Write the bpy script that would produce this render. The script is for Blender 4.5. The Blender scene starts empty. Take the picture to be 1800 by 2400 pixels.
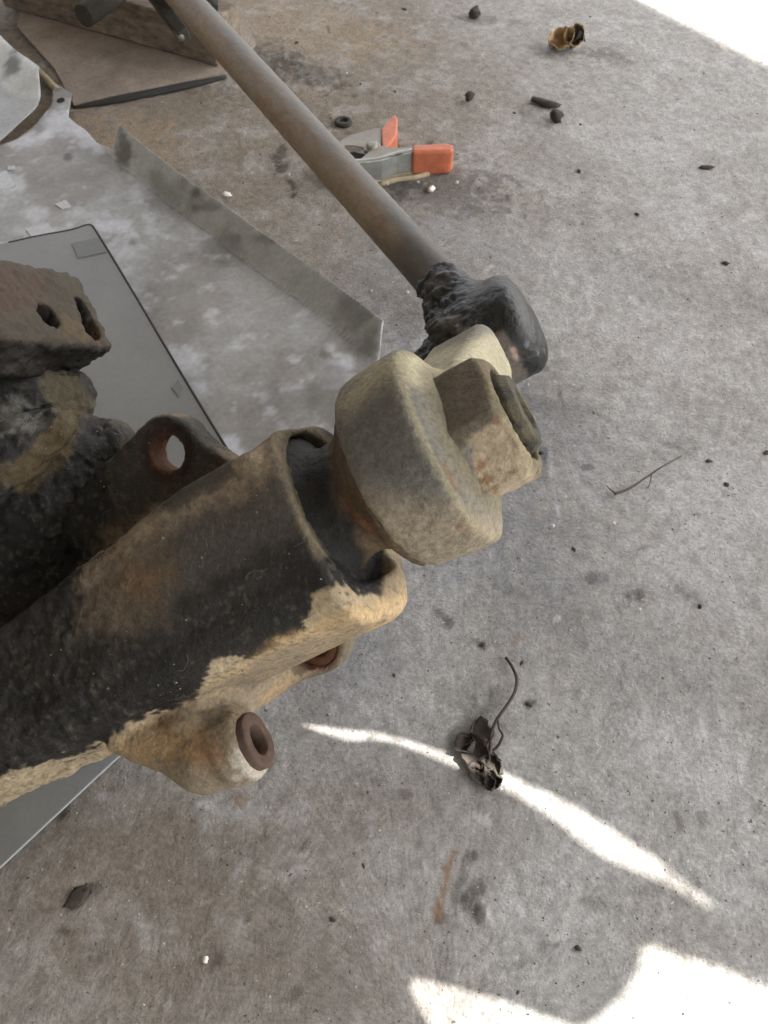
import bpy, bmesh, math, random
import numpy as np
from mathutils import Vector, Matrix
from mathutils.geometry import tessellate_polygon
R = math.radians
random.seed(7)
rng = np.random.RandomState(7)
scn = bpy.context.scene
COL = scn.collection

# ------------------------------------------------------------ camera
H, F = 0.55, 1884.0
cam = bpy.data.objects.new('camera', bpy.data.cameras.new('camera'))
COL.objects.link(cam); scn.camera = cam
cam.location = (0, 0, H); cam.rotation_euler = (R(34), 0, 0)
cam.data.sensor_fit = 'VERTICAL'; cam.data.sensor_height = 24; cam.data.lens = 18.84
cam.data.clip_start = 0.02; cam.data.clip_end = 200
cam.data.dof.use_dof = True; cam.data.dof.focus_distance = 0.42; cam.data.dof.aperture_fstop = 15

# ------------------------------------------------------------ light
SUN_EL, SUN_AZ = R(46), R(8)          # azimuth measured from +x towards +y
TO_SUN = Vector((math.cos(SUN_EL)*math.cos(SUN_AZ), math.cos(SUN_EL)*math.sin(SUN_AZ), math.sin(SUN_EL)))
w = bpy.data.worlds.new('World'); scn.world = w; w.use_nodes = True
nt = w.node_tree
bg = nt.nodes['Background']; sky = nt.nodes.new('ShaderNodeTexSky')
sky.sky_type = 'NISHITA'; sky.sun_disc = False; sky.sun_elevation = SUN_EL
sky.sun_rotation = math.pi/2 - SUN_AZ
sky.dust_density = 3; sky.ozone_density = .6
hs = nt.nodes.new('ShaderNodeHueSaturation'); hs.inputs['Saturation'].default_value = .30      # thin bright haze
nt.links.new(sky.outputs[0], hs.inputs['Color']); nt.links.new(hs.outputs[0], bg.inputs[0]); bg.inputs[1].default_value = 0.15
sl = bpy.data.lights.new('sun', 'SUN'); sl.energy = 5; sl.angle = R(0.45); sl.color = (1, .95, .87)
so = bpy.data.objects.new('sun', sl); COL.objects.link(so)
so.rotation_euler = TO_SUN.to_track_quat('Z', 'Y').to_euler(); so.location = (5, 1, 6)
scn.view_settings.view_transform = 'Standard'; scn.view_settings.look = 'None'
scn.view_settings.exposure = 1.95; scn.view_settings.gamma = 1
scn.render.engine = 'CYCLES'; scn.cycles.use_denoising = True; scn.cycles.denoising_prefilter = 'NONE'; scn.cycles.max_bounces = 8
scn.cycles.diffuse_bounces = 5

# ------------------------------------------------------------ helpers
FW = np.array([0, math.sin(R(34)), -math.cos(R(34))]); UP = np.array([0, math.cos(R(34)), math.sin(R(34))])
RT = np.array([1., 0, 0]); CP = np.array([0, 0, H])
def ray(px, py): return RT*((px-900)/F) + UP*((1200-py)/F) + FW
def P(px, py, d): return CP + ray(px, py)*d                       # point seen at px,py at depth d
def PZ(px, py, z=0.0):                                           # point seen at px,py at height z
    r = ray(px, py); return CP + r*((z-H)/r[2])
def topix(p):
    q = p - CP; d = q@FW
    return 900 + F*(q@RT)/d, 1200 - F*(q@UP)/d
def S(hx, k=1.0):
    c = np.array([int(hx[i:i+2], 16)/255 for i in (0, 2, 4)])
    return np.where(c <= .04045, c/12.92, ((c+.055)/1.055)**2.4)*k
def sst(a, b, x):
    t = np.clip((x-a)/(b-a), 0, 1); return t*t*(3-2*t)
def vnoise(p, sc, seed=0):                                        # value noise, p (n,3) -> 0..1
    q = p*sc; i = np.floor(q).astype(np.int64); f = q-i; f = f*f*(3-2*f)
    out = 0
    for dx in (0, 1):
        for dy in (0, 1):
            for dz in (0, 1):
                h = ((i[:, 0]+dx)*73856093) ^ ((i[:, 1]+dy)*19349663) ^ ((i[:, 2]+dz)*83492791) ^ (seed*2654435761)
                h = (h ^ (h >> 13))*1274126177 & 0xffffffff
                h = ((h ^ (h >> 16)) & 0xffff)/65535.0
                wgt = (f[:, 0] if dx else 1-f[:, 0])*(f[:, 1] if dy else 1-f[:, 1])*(f[:, 2] if dz else 1-f[:, 2])
                out = out + h*wgt
    return out
def fbm(p, sc, seed=0, o=4):
    a, t, s = .5, 0, 0
    for k in range(o):
        t = t + a*vnoise(p, sc*2**k, seed+k*17); s += a; a *= .55
    return t/s
def polysd(x, y, poly):                                           # signed distance to a polygon, inside < 0
    n = len(poly); d = np.full(x.shape, 1e18); ins = np.zeros(x.shape, bool)
    for i in range(n):
        x0, y0 = poly[i]; x1, y1 = poly[(i+1) % n]
        ex, ey = x1-x0, y1-y0
        t = np.clip(((x-x0)*ex+(y-y0)*ey)/(ex*ex+ey*ey+1e-12), 0, 1)
        d = np.minimum(d, (x-x0-t*ex)**2+(y-y0-t*ey)**2)
        c = ((y0 > y) != (y1 > y)) & (x < (x1-x0)*(y-y0)/((y1-y0) if y1 != y0 else 1e-9)+x0)
        ins ^= c
    d = np.sqrt(d); return np.where(ins, -d, d)

def raw_mesh(name, V, Fc, smooth=True):
    me = bpy.data.meshes.new(name)
    if isinstance(Fc, np.ndarray):
        n = len(Fc); k = Fc.shape[1]
        me.vertices.add(len(V)); me.vertices.foreach_set('co', np.asarray(V, np.float32).ravel())
        me.loops.add(n*k); me.loops.foreach_set('vertex_index', Fc.astype(np.int32).ravel())
        me.polygons.add(n); me.polygons.foreach_set('loop_start', np.arange(0, n*k, k, dtype=np.int32))
        me.update(calc_edges=True)
    else:
        me.from_pydata([tuple(v) for v in V], [], [tuple(f) for f in Fc]); me.update()
    me.polygons.foreach_set('use_smooth', [smooth]*len(me.polygons))
    me.validate()
    return me
def setcol(me, c):
    at = me.color_attributes.new('col', 'FLOAT_COLOR', 'POINT')
    c = np.concatenate([c, np.ones((len(c), 1))], 1) if c.shape[1] == 3 else c
    at.data.foreach_set('color', c.astype(np.float32).ravel())
def put(name, V, Fc, mat, parent=None, smooth=True, col=None, base=None, bevel=0, seg=2, solid=0):
    V = np.array([tuple(v) for v in V]) if not isinstance(V, np.ndarray) else V
    if parent is not None: org = np.array(parent_loc(parent))
    else:
        org = np.array(base) if base is not None else np.array([V[:, 0].mean(), V[:, 1].mean(), V[:, 2].min()])
    me = raw_mesh(name, V-org, Fc, smooth)
    if col is not None: setcol(me, col)
    me.materials.append(mat)
    o = bpy.data.objects.new(name, me); COL.objects.link(o)
    if parent is not None: o.parent = parent
    else: o.location = org
    if solid:
        m = o.modifiers.new('s', 'SOLIDIFY'); m.thickness = solid; m.offset = -1
    if bevel:
        m = o.modifiers.new('b', 'BEVEL'); m.width = bevel; m.segments = seg; m.limit_method = 'ANGLE'; m.angle_limit = R(35)
    return o
def parent_loc(o):
    l = Vector((0, 0, 0))
    while o is not None: l = l+o.location; o = o.parent
    return l
def tag(o, label=None, cat=None, group=None, kind=None):
    for k, v in (('label', label), ('category', cat), ('group', group), ('kind', kind)):
        if v: o[k] = v
    return o
def thing(name, loc, label, cat, group=None):
    o = bpy.data.objects.new(name, None); o.empty_display_size = .02
    COL.objects.link(o); o.location = Vector(loc); return tag(o, label, cat, group)
def prism(poly, z0, z1):                                          # world-space polygon (x,y) -> closed prism
    n = len(poly)
    V = [(x, y, z0) for x, y in poly]+[(x, y, z1) for x, y in poly]
    a = sum(poly[i][0]*poly[(i+1) % n][1]-poly[(i+1) % n][0]*poly[i][1] for i in range(n))
    Fc = [tuple(range(n))[::-1], tuple(range(n, 2*n))]+[(i, (i+1) % n, n+(i+1) % n, n+i) for i in range(n)]
    if a < 0: Fc = [f[::-1] for f in Fc]
    return V, Fc
def pxpoly(pts, z): return [tuple(PZ(x, y, z)[:2]) for x, y in pts]
def tube(pts, rad, n=10, cap=True):
    pts = [Vector(p) for p in pts]; V = []; Fc = []
    rad = rad if hasattr(rad, '__len__') else [rad]*len(pts)
    t0 = (pts[1]-pts[0]).normalized(); nrm = t0.orthogonal().normalized()
    for i, p in enumerate(pts):
        t = (pts[min(i+1, len(pts)-1)]-pts[max(i-1, 0)]).normalized()
        nrm = (nrm-t*nrm.dot(t)).normalized(); b = t.cross(nrm)
        for k in range(n):
            a = 2*math.pi*k/n; V.append(tuple(p+(nrm*math.cos(a)+b*math.sin(a))*rad[i]))
    for i in range(len(pts)-1):
        for k in range(n):
            Fc.append((i*n+k, i*n+(k+1) % n, (i+1)*n+(k+1) % n, (i+1)*n+k))
    if cap: Fc += [tuple(range(n))[::-1], tuple((len(pts)-1)*n+k for k in range(n))]
    return V, Fc
def smoothpath(pts, n=8):                                         # Catmull-Rom
    pts = [np.array(p, float) for p in pts]; q = [2*pts[0]-pts[1]]+pts+[2*pts[-1]-pts[-2]]; out = []
    for i in range(1, len(q)-2):
        for k in range(n):
            t = k/n
            out.append(.5*((2*q[i])+(-q[i-1]+q[i+1])*t+(2*q[i-1]-5*q[i]+4*q[i+1]-q[i+2])*t*t+(-q[i-1]+3*q[i]-3*q[i+1]+q[i+2])*t**3))
    out.append(q[-2]); return out

# ------------------------------------------------------------ materials
def M(name, col=(.5, .5, .5), rough=.8, metal=0., attr=False, grain=0., gscale=400., bump=0., bscale=500., bdist=.001,
      coarse=0., cscale=20., spec=.5, speck=None, warp=None, stretch=None, grough=0.):
    m = bpy.data.materials.new(name); m.use_nodes = True; t = m.node_tree; N = t.nodes; L = t.links
    b = N['Principled BSDF']; b.inputs['Roughness'].default_value = rough; b.inputs['Metallic'].default_value = metal
    b.inputs['Specular IOR Level'].default_value = spec
    tc = N.new('ShaderNodeTexCoord'); co = tc.outputs['Object']
    if stretch:
        mp = N.new('ShaderNodeMapping'); mp.inputs['Scale'].default_value = stretch[0]; mp.inputs['Rotation'].default_value = stretch[1]
        L.new(co, mp.inputs['Vector']); co = mp.outputs[0]
    if attr:
        a = N.new('ShaderNodeAttribute'); a.attribute_name = 'col'; c = a.outputs['Color']
        mr = N.new('ShaderNodeMapRange')
        if grough:
            mr.inputs[3].default_value = grough; mr.inputs[4].default_value = rough
            bw = N.new('ShaderNodeRGBToBW'); L.new(c, bw.inputs[0]); L.new(bw.outputs[0], mr.inputs[0])
            mr.inputs[1].default_value = .01; mr.inputs[2].default_value = .12
            L.new(mr.outputs[0], b.inputs['Roughness'])
    else:
        rgb = N.new('ShaderNodeRGB'); rgb.outputs[0].default_value = (*col, 1); c = rgb.outputs[0]
    def mul(c, scale, amt, detail=6, rgh=.65):
        n = N.new('ShaderNodeTexNoise'); n.inputs['Scale'].default_value = scale; n.inputs['Detail'].default_value = detail
        n.inputs['Roughness'].default_value = rgh; L.new(co, n.inputs['Vector'])
        mr = N.new('ShaderNodeMapRange'); mr.inputs[1].default_value = .3; mr.inputs[2].default_value = .7
        mr.inputs[3].default_value = 1-amt; mr.inputs[4].default_value = 1+amt; L.new(n.outputs[0], mr.inputs[0])
        x = N.new('ShaderNodeVectorMath'); x.operation = 'SCALE'; L.new(c, x.inputs[0]); L.new(mr.outputs[0], x.inputs['Scale'])
        return x.outputs[0]
    if grain: c = mul(c, gscale, grain, 4, .7)
    if coarse: c = mul(c, cscale, coarse)
    if speck:                                                     # (scale, density threshold, colour)
        for sc_, th, scol in speck:
            v = N.new('ShaderNodeTexNoise'); v.inputs['Scale'].default_value = sc_; v.inputs['Detail'].default_value = 3
            v.inputs['Roughness'].default_value = .6; L.new(co, v.inputs['Vector'])
            mr = N.new('ShaderNodeMapRange'); mr.inputs[1].default_value = th; mr.inputs[2].default_value = th+.05
            L.new(v.outputs[0], mr.inputs[0])
            mx = N.new('ShaderNodeMix'); mx.data_type = 'RGBA'; L.new(mr.outputs[0], mx.inputs[0]); L.new(c, mx.inputs[6])
            mx.inputs[7].default_value = (*scol, 1); c = mx.outputs[2]
    L.new(c, b.inputs['Base Color'])
    if bump:
        n = N.new('ShaderNodeTexNoise'); n.inputs['Scale'].default_value = bscale; n.inputs['Detail'].default_value = 5
        n.inputs['Roughness'].default_value = .7; L.new(co, n.inputs['Vector'])
        bp = N.new('ShaderNodeBump'); bp.inputs['Strength'].default_value = bump; bp.inputs['Distance'].default_value = bdist
        L.new(n.outputs[0], bp.inputs['Height']); L.new(bp.outputs[0], b.inputs['Normal'])
    return m
m_floor = M('concrete', attr=True, rough=.9, grain=.24, gscale=330, bump=.9, bscale=340, bdist=.0016, spec=.2,
            speck=[(210, .665, tuple(S('4a4541'))), (260, .68, tuple(S('c8c6c3'))), (520, .70, tuple(S('4e4945')))])
m_cast = M('dirty_cast_iron', attr=True, rough=.95, grough=.5, grain=.30, gscale=420, coarse=.16, cscale=60, bump=.9, bscale=380, bdist=.0015, spec=.3,
           speck=[(700, .73, tuple(S('b9b2a2')))])
m_clean = M('dusty_steel', attr=True, rough=.9, grough=.6, grain=.30, gscale=420, coarse=.12, cscale=55, bump=.8, bscale=360, bdist=.0013, spec=.22)
m_sheet = M('mottled_sheet_metal', attr=True, rough=.5, grain=.13, gscale=200, coarse=.14, cscale=30, bump=.15, bscale=120, spec=.4)
m_panel = M('smooth_grey_panel', S('777877'), rough=.38, grain=.06, gscale=300, coarse=.12, cscale=9, bump=.04, bscale=200, spec=.4)
m_panel_edge = M('lit_panel_edge', S('8e9294'), rough=.4, spec=.5)
m_black = M('shadow_black', S('2b2b2a'), rough=.8, grain=.3, gscale=200, bump=.3, bscale=300)  # shadow colour for the board gap and the panel edge
m_wood = M('old_lumber', S('766b5e'), rough=.9, grain=.45, gscale=110, coarse=.25, cscale=14, bump=.9, bscale=120, bdist=.003, stretch=((.06, 1, 1), (0, 0, R(20))))
m_orange = M('orange_vinyl', S('b8684a'), rough=.5, coarse=.28, cscale=70, grain=.10, gscale=500, bump=.1, bscale=300)
m_zinc = M('zinc_plated_steel', S('a2a49f'), rough=.28, metal=.5, grain=.1, gscale=150, coarse=.2, cscale=40, bump=.1, bscale=200)
m_clampbody = M('dull_clamp_steel', S('858177'), rough=.5, metal=.1, grain=.12, gscale=250, coarse=.12, cscale=40)
m_dark = M('dark_inside', S('1e1c19'), rough=.9)
m_leaf = M('dry_leaf', S('352e28'), rough=.8, grain=.35, gscale=120, bump=.4, bscale=200)
m_leaftan = M('tan_dry_leaf', S('b39a76'), rough=.8, grain=.2, gscale=150, coarse=.25, cscale=40, bump=.4, bscale=200)
m_stem = M('leaf_stem', S('3a2b26'), rough=.7, grain=.3, gscale=200)
m_twig = M('twig_bark', S('5a4f45'), rough=.9, grain=.3, gscale=300)
m_crumb = M('dirt_crumb', S('403a33'), rough=1, grain=.4, gscale=500, bump=.5, bscale=600)
m_white = M('white_chip', S('dcdad4'), rough=.5, grain=.1)
m_glass = bpy.data.materials.new('clear_bead'); m_glass.use_nodes = True
_b = m_glass.node_tree.nodes['Principled BSDF']; _b.inputs['Roughness'].default_value = .05
_b.inputs['Transmission Weight'].default_value = .6; _b.inputs['Base Color'].default_value = (.9, .9, .9, 1)
m_tape = M('white_tape', S('b4b6ba'), rough=.6, grain=.12, gscale=200)
m_ptape = M('grey_tape', S('686a6a'), rough=.5, grain=.06, gscale=200)
m_straw = M('straw_scrap', S('a5987e'), rough=.9, grain=.3, gscale=150)
m_roof = M('roof_boards', S('8a7b68'), rough=.9, coarse=.15, cscale=3)
m_wall = M('block_wall_paint', S('8f8a80'), rough=.9, coarse=.1, cscale=2)
m_sunmask = M('sun_mask_steel', S('6b6d6e'), rough=.5, metal=.3)

# ------------------------------------------------------------ ground (one sheet, dense where the picture is)
def axis(lo, hi, step, far):
    a = np.arange(lo, hi+step/2, step); g = []; d = step
    x = hi
    while x < far: d *= 1.35; x += d; g.append(x)
    g = np.array(g); l = []; x = lo; d = step
    while x > -far: d *= 1.35; x -= d; l.append(x)
    return np.concatenate([np.array(l)[::-1], a, g])
gx = axis(-.60, .60, .0021, 60); gy = axis(-.01, 1.34, .0024, 60)
GX, GY = np.meshgrid(gx, gy, indexing='ij'); gp = np.stack([GX.ravel(), GY.ravel(), np.zeros(GX.size)], 1)
n1 = fbm(gp, 9, 3); n2 = fbm(gp, 38, 5, 4); n3 = fbm(gp, 190, 9, 3); n4 = fbm(gp, 22, 21, 3); n5 = fbm(gp, 3.1, 33, 3)
grey = S('989795'); brown = S('7c7469'); pale = S('b8b9ba'); darkc = S('6d6762')
c = grey[None]*np.ones((len(gp), 1))
def mixc(c, col, m): return c*(1-m[:, None])+np.asarray(col)[None]*m[:, None]
gpx, gpy = topix(gp)
behind = (gp-CP)@FW < .05
gpx = np.where(behind, 1e6, gpx); gpy = np.where(behind, 1e6, gpy)
warm = sst(500, -700, gpx-(gpy-1200)*.35-500)*.9
warm = np.maximum(sst(1150, 250, np.hypot(gpx-380, (gpy-250)*1.2)), .7*sst(900, 100, np.hypot(gpx-250, gpy-2100)))  # warm bounce light and lower-left dimming put into the concrete colour
warm = np.clip(sst(.42, .62, n1)*.25+warm*.85, 0, 1)
c = mixc(c, brown, warm)
c = mixc(c, pale, sst(.52, .72, n2)*.22*(.4+.6*sst(.35, .6, n5)))
c = mixc(c, darkc, sst(.52, .72, n4)*.18)
c = c*(1+(n3[:, None]-.5)*.62)
hz = (n2-.5)*.0016+(n3-.5)*.0010
# stains and marks, plus soft shade and light put into the concrete: (pixel x, pixel y, rx, ry, angle, colour, strength)
def blot(x, y, rx, ry, ang, col, k, soft=.4, seed=0, amp=1.5):
    global c
    dx, dy = gpx-x, gpy-y; ca, sa = math.cos(R(ang)), math.sin(R(ang))
    u, v = (dx*ca+dy*sa)/rx, (-dx*sa+dy*ca)/ry
    near = (np.abs(u) < 3) & (np.abs(v) < 3)
    if not near.any(): return
    r = np.hypot(u[near], v[near])+(fbm(gp[near], 130, 40+seed, 3)-.5)*amp*1.6
    m = np.zeros(len(gp)); m[near] = sst(1+soft, 1-soft, r)*k
    c = mixc(c, col, m)
DK = S('35302c')
for i, (x, y, rx, ry, an, k) in enumerate([
    (150, 245, 60, 16, -8, .0), (1035, 445, 150, 55, 5, .45), (905, 440, 60, 25, 0, .6), (980, 360, 70, 22, 0, .5),
    (655, 365, 14, 20, 20, .6), (662, 395, 12, 14, 0, .6), (650, 400, 10, 10, 0, .55), (672, 415, 12, 9, 40, .6), (683, 435, 9, 12, 0, .6), (688, 458, 10, 6, 0, .7),
    (1105, 2005, 14, 22, 60, .55), (1075, 2080, 14, 45, 20, .45), (1110, 2105, 22, 36, 20, .65), (1120, 2140, 15, 20, 0, .55), (1030, 2155, 12, 12, 0, .6),
    (1140, 1735, 35, 40, 0, .35), (1100, 1700, 35, 70, 20, .35), (1160, 1630, 25, 45, 10, .22),  # soft shade beside the leaf and its stem put into the concrete
    (1400, 1357, 22, 12, 10, .6), (1490, 1395, 22, 16, -30, .7), (1505, 1380, 12, 12, 0, .7), (1620, 1390, 40, 14, 35, .4), (1560, 1345, 50, 10, 30, .25),
    (1055, 1455, 24, 10, 40, .5), (1025, 1435, 12, 8, 30, .5), (1130, 1512, 16, 9, 35, .6), (1225, 1555, 7, 14, -15, .5), (1240, 1650, 10, 8, 0, .6),
    (1205, 1385, 30, 12, 20, .3), (1160, 1375, 14, 10, 0, .4), (1230, 940, 50, 24, 10, .3), (1300, 960, 90, 22, 8, .25), (1275, 1065, 22, 16, 40, .75),
    (1590, 1918, 12, 22, -20, .5), (1640, 1920, 14, 14, 0, .4), (1245, 2060, 30, 8, 30, .25), (1410, 2120, 34, 14, 25, .35), (1560, 2070, 60, 30, 10, .28),
    (185, 2105, 44, 15, -45, .85), (505, 2250, 28, 24, 0, .7), (430, 2125, 10, 5, 0, .0), (150, 2185, 22, 12, 60, .4), (160, 2000, 14, 40, 15, .35), (140, 1905, 20, 10, -50, .6),
    (710, 1985, 26, 5, -50, .6), (620, 1945, 5, 22, 0, .6), (950, 1860, 16, 10, 0, .5), (640, 2170, 10, 10, 0, .3), (690, 2330, 22, 10, -50, .45), (400, 2330, 10, 10, 0, .4),
    (780, 2155, 12, 8, -30, .7), (880, 2300, 10, 6, 0, .3), (1350, 2225, 10, 8, 0, .7), (350, 2130, 8, 18, 0, .3), (700, 160, 110, 26, 20, .5), (640, 150, 60, 40, 20, .35),
    (1420, 130, 70, 14, 10, .35), (1140, 45, 60, 10, 5, .3), (1240, 270, 40, 10, 30, .3), (1280, 1120, 14, 10, 10, .4), (900, 700, 60, 40, 40, .25), (960, 760, 40, 60, 10, .35),
    (760, 990, 60, 60, 0, .3), (480, 760, 30, 20, 0, .3), (1380, 1090, 14, 10, 0, .5), (250, 135, 260, 36, 14, .28)]):
    if k: blot(x, y, rx, ry, an, DK, k, seed=i)
for i, (x, y, rx, ry, an, k) in enumerate([
    (1290, 1100, 5, 60, -5, .5), (1305, 1180, 4, 30, -8, .55), (1620, 1330, 150, 110, 30, .35), (1750, 1150, 120, 160, 10, .3), (1650, 1800, 160, 60, 25, .25),
    (560, 2040, 30, 7, -50, .5), (700, 2040, 60, 12, -20, .4), (865, 1960, 12, 50, 5, .5), (250, 2150, 60, 70, 0, .15), (330, 2180, 16, 34, -30, .4), (520, 1900, 40, 26, 0, .35), (650, 1910, 50, 30, 0, .3),
    (560, 2170, 18, 14, 0, .4), (480, 2240, 12, 10, 0, .6), (560, 2200, 22, 44, -40, .3), (900, 2130, 80, 40, 0, .2), (1000, 900, 60, 24, -30, .2), (250, 1870, 30, 12, 0, .4),
    (1250, 600, 180, 40, 15, .25), (1560, 820, 200, 70, 20, .3), (1500, 350, 200, 50, 12, .2), (1650, 560, 160, 60, 10, .25)]):
    blot(x, y, rx, ry, an, S('c6c7ca'), k*.7, soft=.9, seed=200+i, amp=1.6)  # broad right-hand blots put brighter light into the concrete
for i, (x, y, rx, ry, an, k) in enumerate([(1066, 1998, 9, 10, 0, .8), (1045, 2060, 8, 50, 14, .65), (1028, 2140, 12, 26, 0, .7), (1210, 1505, 9, 14, 20, .5), (1200, 1540, 6, 12, 0, .3), (565, 1872, 14, 14, 0, .45),
                                           (1215, 1490, 8, 8, 0, .4), (50, 310, 160, 80, 0, .4), (310, 340, 120, 60, 0, .3), (700, 60, 240, 60, 10, .25)]):
    blot(x, y, rx, ry, an, S('7d6248') if rx < 40 else S('a08a6c'), k, seed=300+i)
for i in range(90):
    x, y = rng.uniform(380, 1800), rng.uniform(60, 2400); r_ = rng.uniform(3, 13)*(1 if y > 600 else .6)
    blot(x, y, r_*rng.uniform(1, 3.2), r_*.6, rng.uniform(0, 180), DK if i % 3 else S('c9c7c3'), rng.uniform(.15, .5), soft=.35, seed=500+i)
for x, y, rx, ry, an, k in ((1080, 1000, 260, 160, 60, .5), (1230, 1330, 170, 120, 20, .45), (1120, 560, 150, 60, 30, .35), (800, 1560, 160, 90, -20, .35), (1330, 1000, 120, 60, 20, .35), (930, 640, 120, 100, 40, .35), (1480, 1560, 130, 60, 20, .25), (1420, 640, 120, 40, 10, .3)):
    blot(x, y, rx, ry, an, S('74767a'), k, soft=.9, seed=700+int(x), amp=1.8)  # bluish shade around the gearbox put into the concrete
for x, y, rx, ry, an, k in ((600, 2250, 300, 160, 10, .4), (350, 1980, 260, 80, 10, .4), (900, 1900, 220, 80, 0, .25)):
    blot(x, y, rx, ry, an, S('6f665c'), k, soft=.9, seed=800+int(x), amp=1.8)  # light falloff at lower left put into the concrete
lum = c.mean(1)
gp[:, 2] = np.where(np.abs(gp[:, 0]) < 2, hz-.0012*sst(.16, .05, lum), 0)
nx, ny = len(gx), len(gy); idx = np.arange(nx*ny).reshape(nx, ny)
gf = np.stack([idx[:-1, :-1].ravel(), idx[1:, :-1].ravel(), idx[1:, 1:].ravel(), idx[:-1, 1:].ravel()], 1)
g = put('ground', gp, gf, m_floor, col=np.clip(c, .01, .8), base=(0, 0, 0)); tag(g, kind='structure')

# ------------------------------------------------------------ unseen roof, added; its outline is shaped to set the shade 
HOR = Vector((math.cos(SUN_AZ), math.sin(SUN_AZ)))/math.tan(SUN_EL)
def lift(q, z): return (q[0]+HOR.x*z, q[1]+HOR.y*z, z)
shade_carport = thing('shade_carport', (0, 0, 0), 'unseen flat timber roof on posts, added to shade the concrete floor', 'shade_carport')
RZ = 1.8
shade = [(-4, -1.2), (-.10, -1.2), (-.10, .235), (1.16, .235), (.507, 1.084), (.37, 1.264), (-.6, 2.54), (-4, 2.54)]
rp = [lift(q, RZ)[:2] for q in shade]
V, Fc = prism(rp, RZ, RZ+.08); put('roof_panel', V, Fc, m_roof, shade_carport, smooth=False)
for x, y in ((-1.45, .05), (2.7, .5), (-1.45, 2.6), (.9, 2.6)):
    V, Fc = prism([(x-.05, y-.05), (x+.05, y-.05), (x+.05, y+.05), (x-.05, y+.05)], 0, RZ); put('post', V, Fc, m_wood, shade_carport, smooth=False)
V, Fc = prism([(-1.72, -1.6), (-1.6, -1.6), (-1.6, 1.6), (-1.72, 1.6)], 0, 1.78)  # unseen wall, added to cut light from the left
tag(put('sky_block_wall', V, Fc, m_wall, smooth=False), 'unseen plain wall added on the left to block sky light', 'wall')
V, Fc = prism([(-1.6, -1.30), (.55, -1.30), (.55, -1.18), (-1.6, -1.18)], 0, 1.78)  # unseen wall, added to cut sky light from behind
tag(put('sky_block_wall', V, Fc, m_wall, smooth=False), 'unseen plain wall added behind the camera to block sky light', 'wall')
# steel sheet added unseen beside the camera: its cut-outs shape the curved sun patches
def floorpx(l): return [tuple(PZ(x, y)[:2]) for x, y in l]
outer = [(-.118, -.08), (-.118, .252), (.62, .29), (.62, .02)] + floorpx([(1800, 2312), (1700, 2268), (1600, 2238), (1530, 2210), (1508, 2222), (1500, 2270), (1465, 2330), (1405, 2385), (1362, 2408), (1300, 2385), (1200, 2350),
        (1080, 2316), (1010, 2298), (978, 2296), (963, 2304), (966, 2322), (985, 2360), (1010, 2405), (1060, 2490)])
crescent = floorpx([(692, 1694), (795, 1706), (890, 1717), (986, 1741), (1082, 1775), (1175, 1806), (1275, 1850), (1360, 1892), (1445, 1947), (1551, 2018), (1655, 2100), (1712, 2144),
        (1640, 2114), (1578, 2078), (1500, 2044), (1415, 2008), (1371, 1978), (1323, 1938), (1275, 1904), (1203, 1860), (1130, 1821), (1063, 1795), (986, 1760), (918, 1738), (870, 1732), (822, 1736), (769, 1721)])
def plane_pt(q):
    z = .36+.42*(q[0]+.10)/.40; return Vector(lift(q, z))
po = [plane_pt(q) for q in outer]; ph = [plane_pt(q) for q in crescent]
tri = tessellate_polygon([[Vector((p.x, p.y, 0)) for p in po], [Vector((p.x, p.y, 0)) for p in ph]])
ws = thing('sun_mask_sheet', (.6, .1, 0), 'unseen grey steel sheet on legs, added so its cut-outs shape the sun patches', 'sheet metal')
put('plate', po+ph, [tuple(t) for t in tri], m_sunmask, ws, smooth=False, solid=.002)
for q in ((-.11, -.07), (.20, .27), (.61, .03), (.61, .28)):
    p = plane_pt(q); V, Fc = tube([(p.x, p.y, 0), (p.x, p.y, p.z-.003)], .008, 8); put('leg', V, Fc, m_sunmask, ws)

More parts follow.
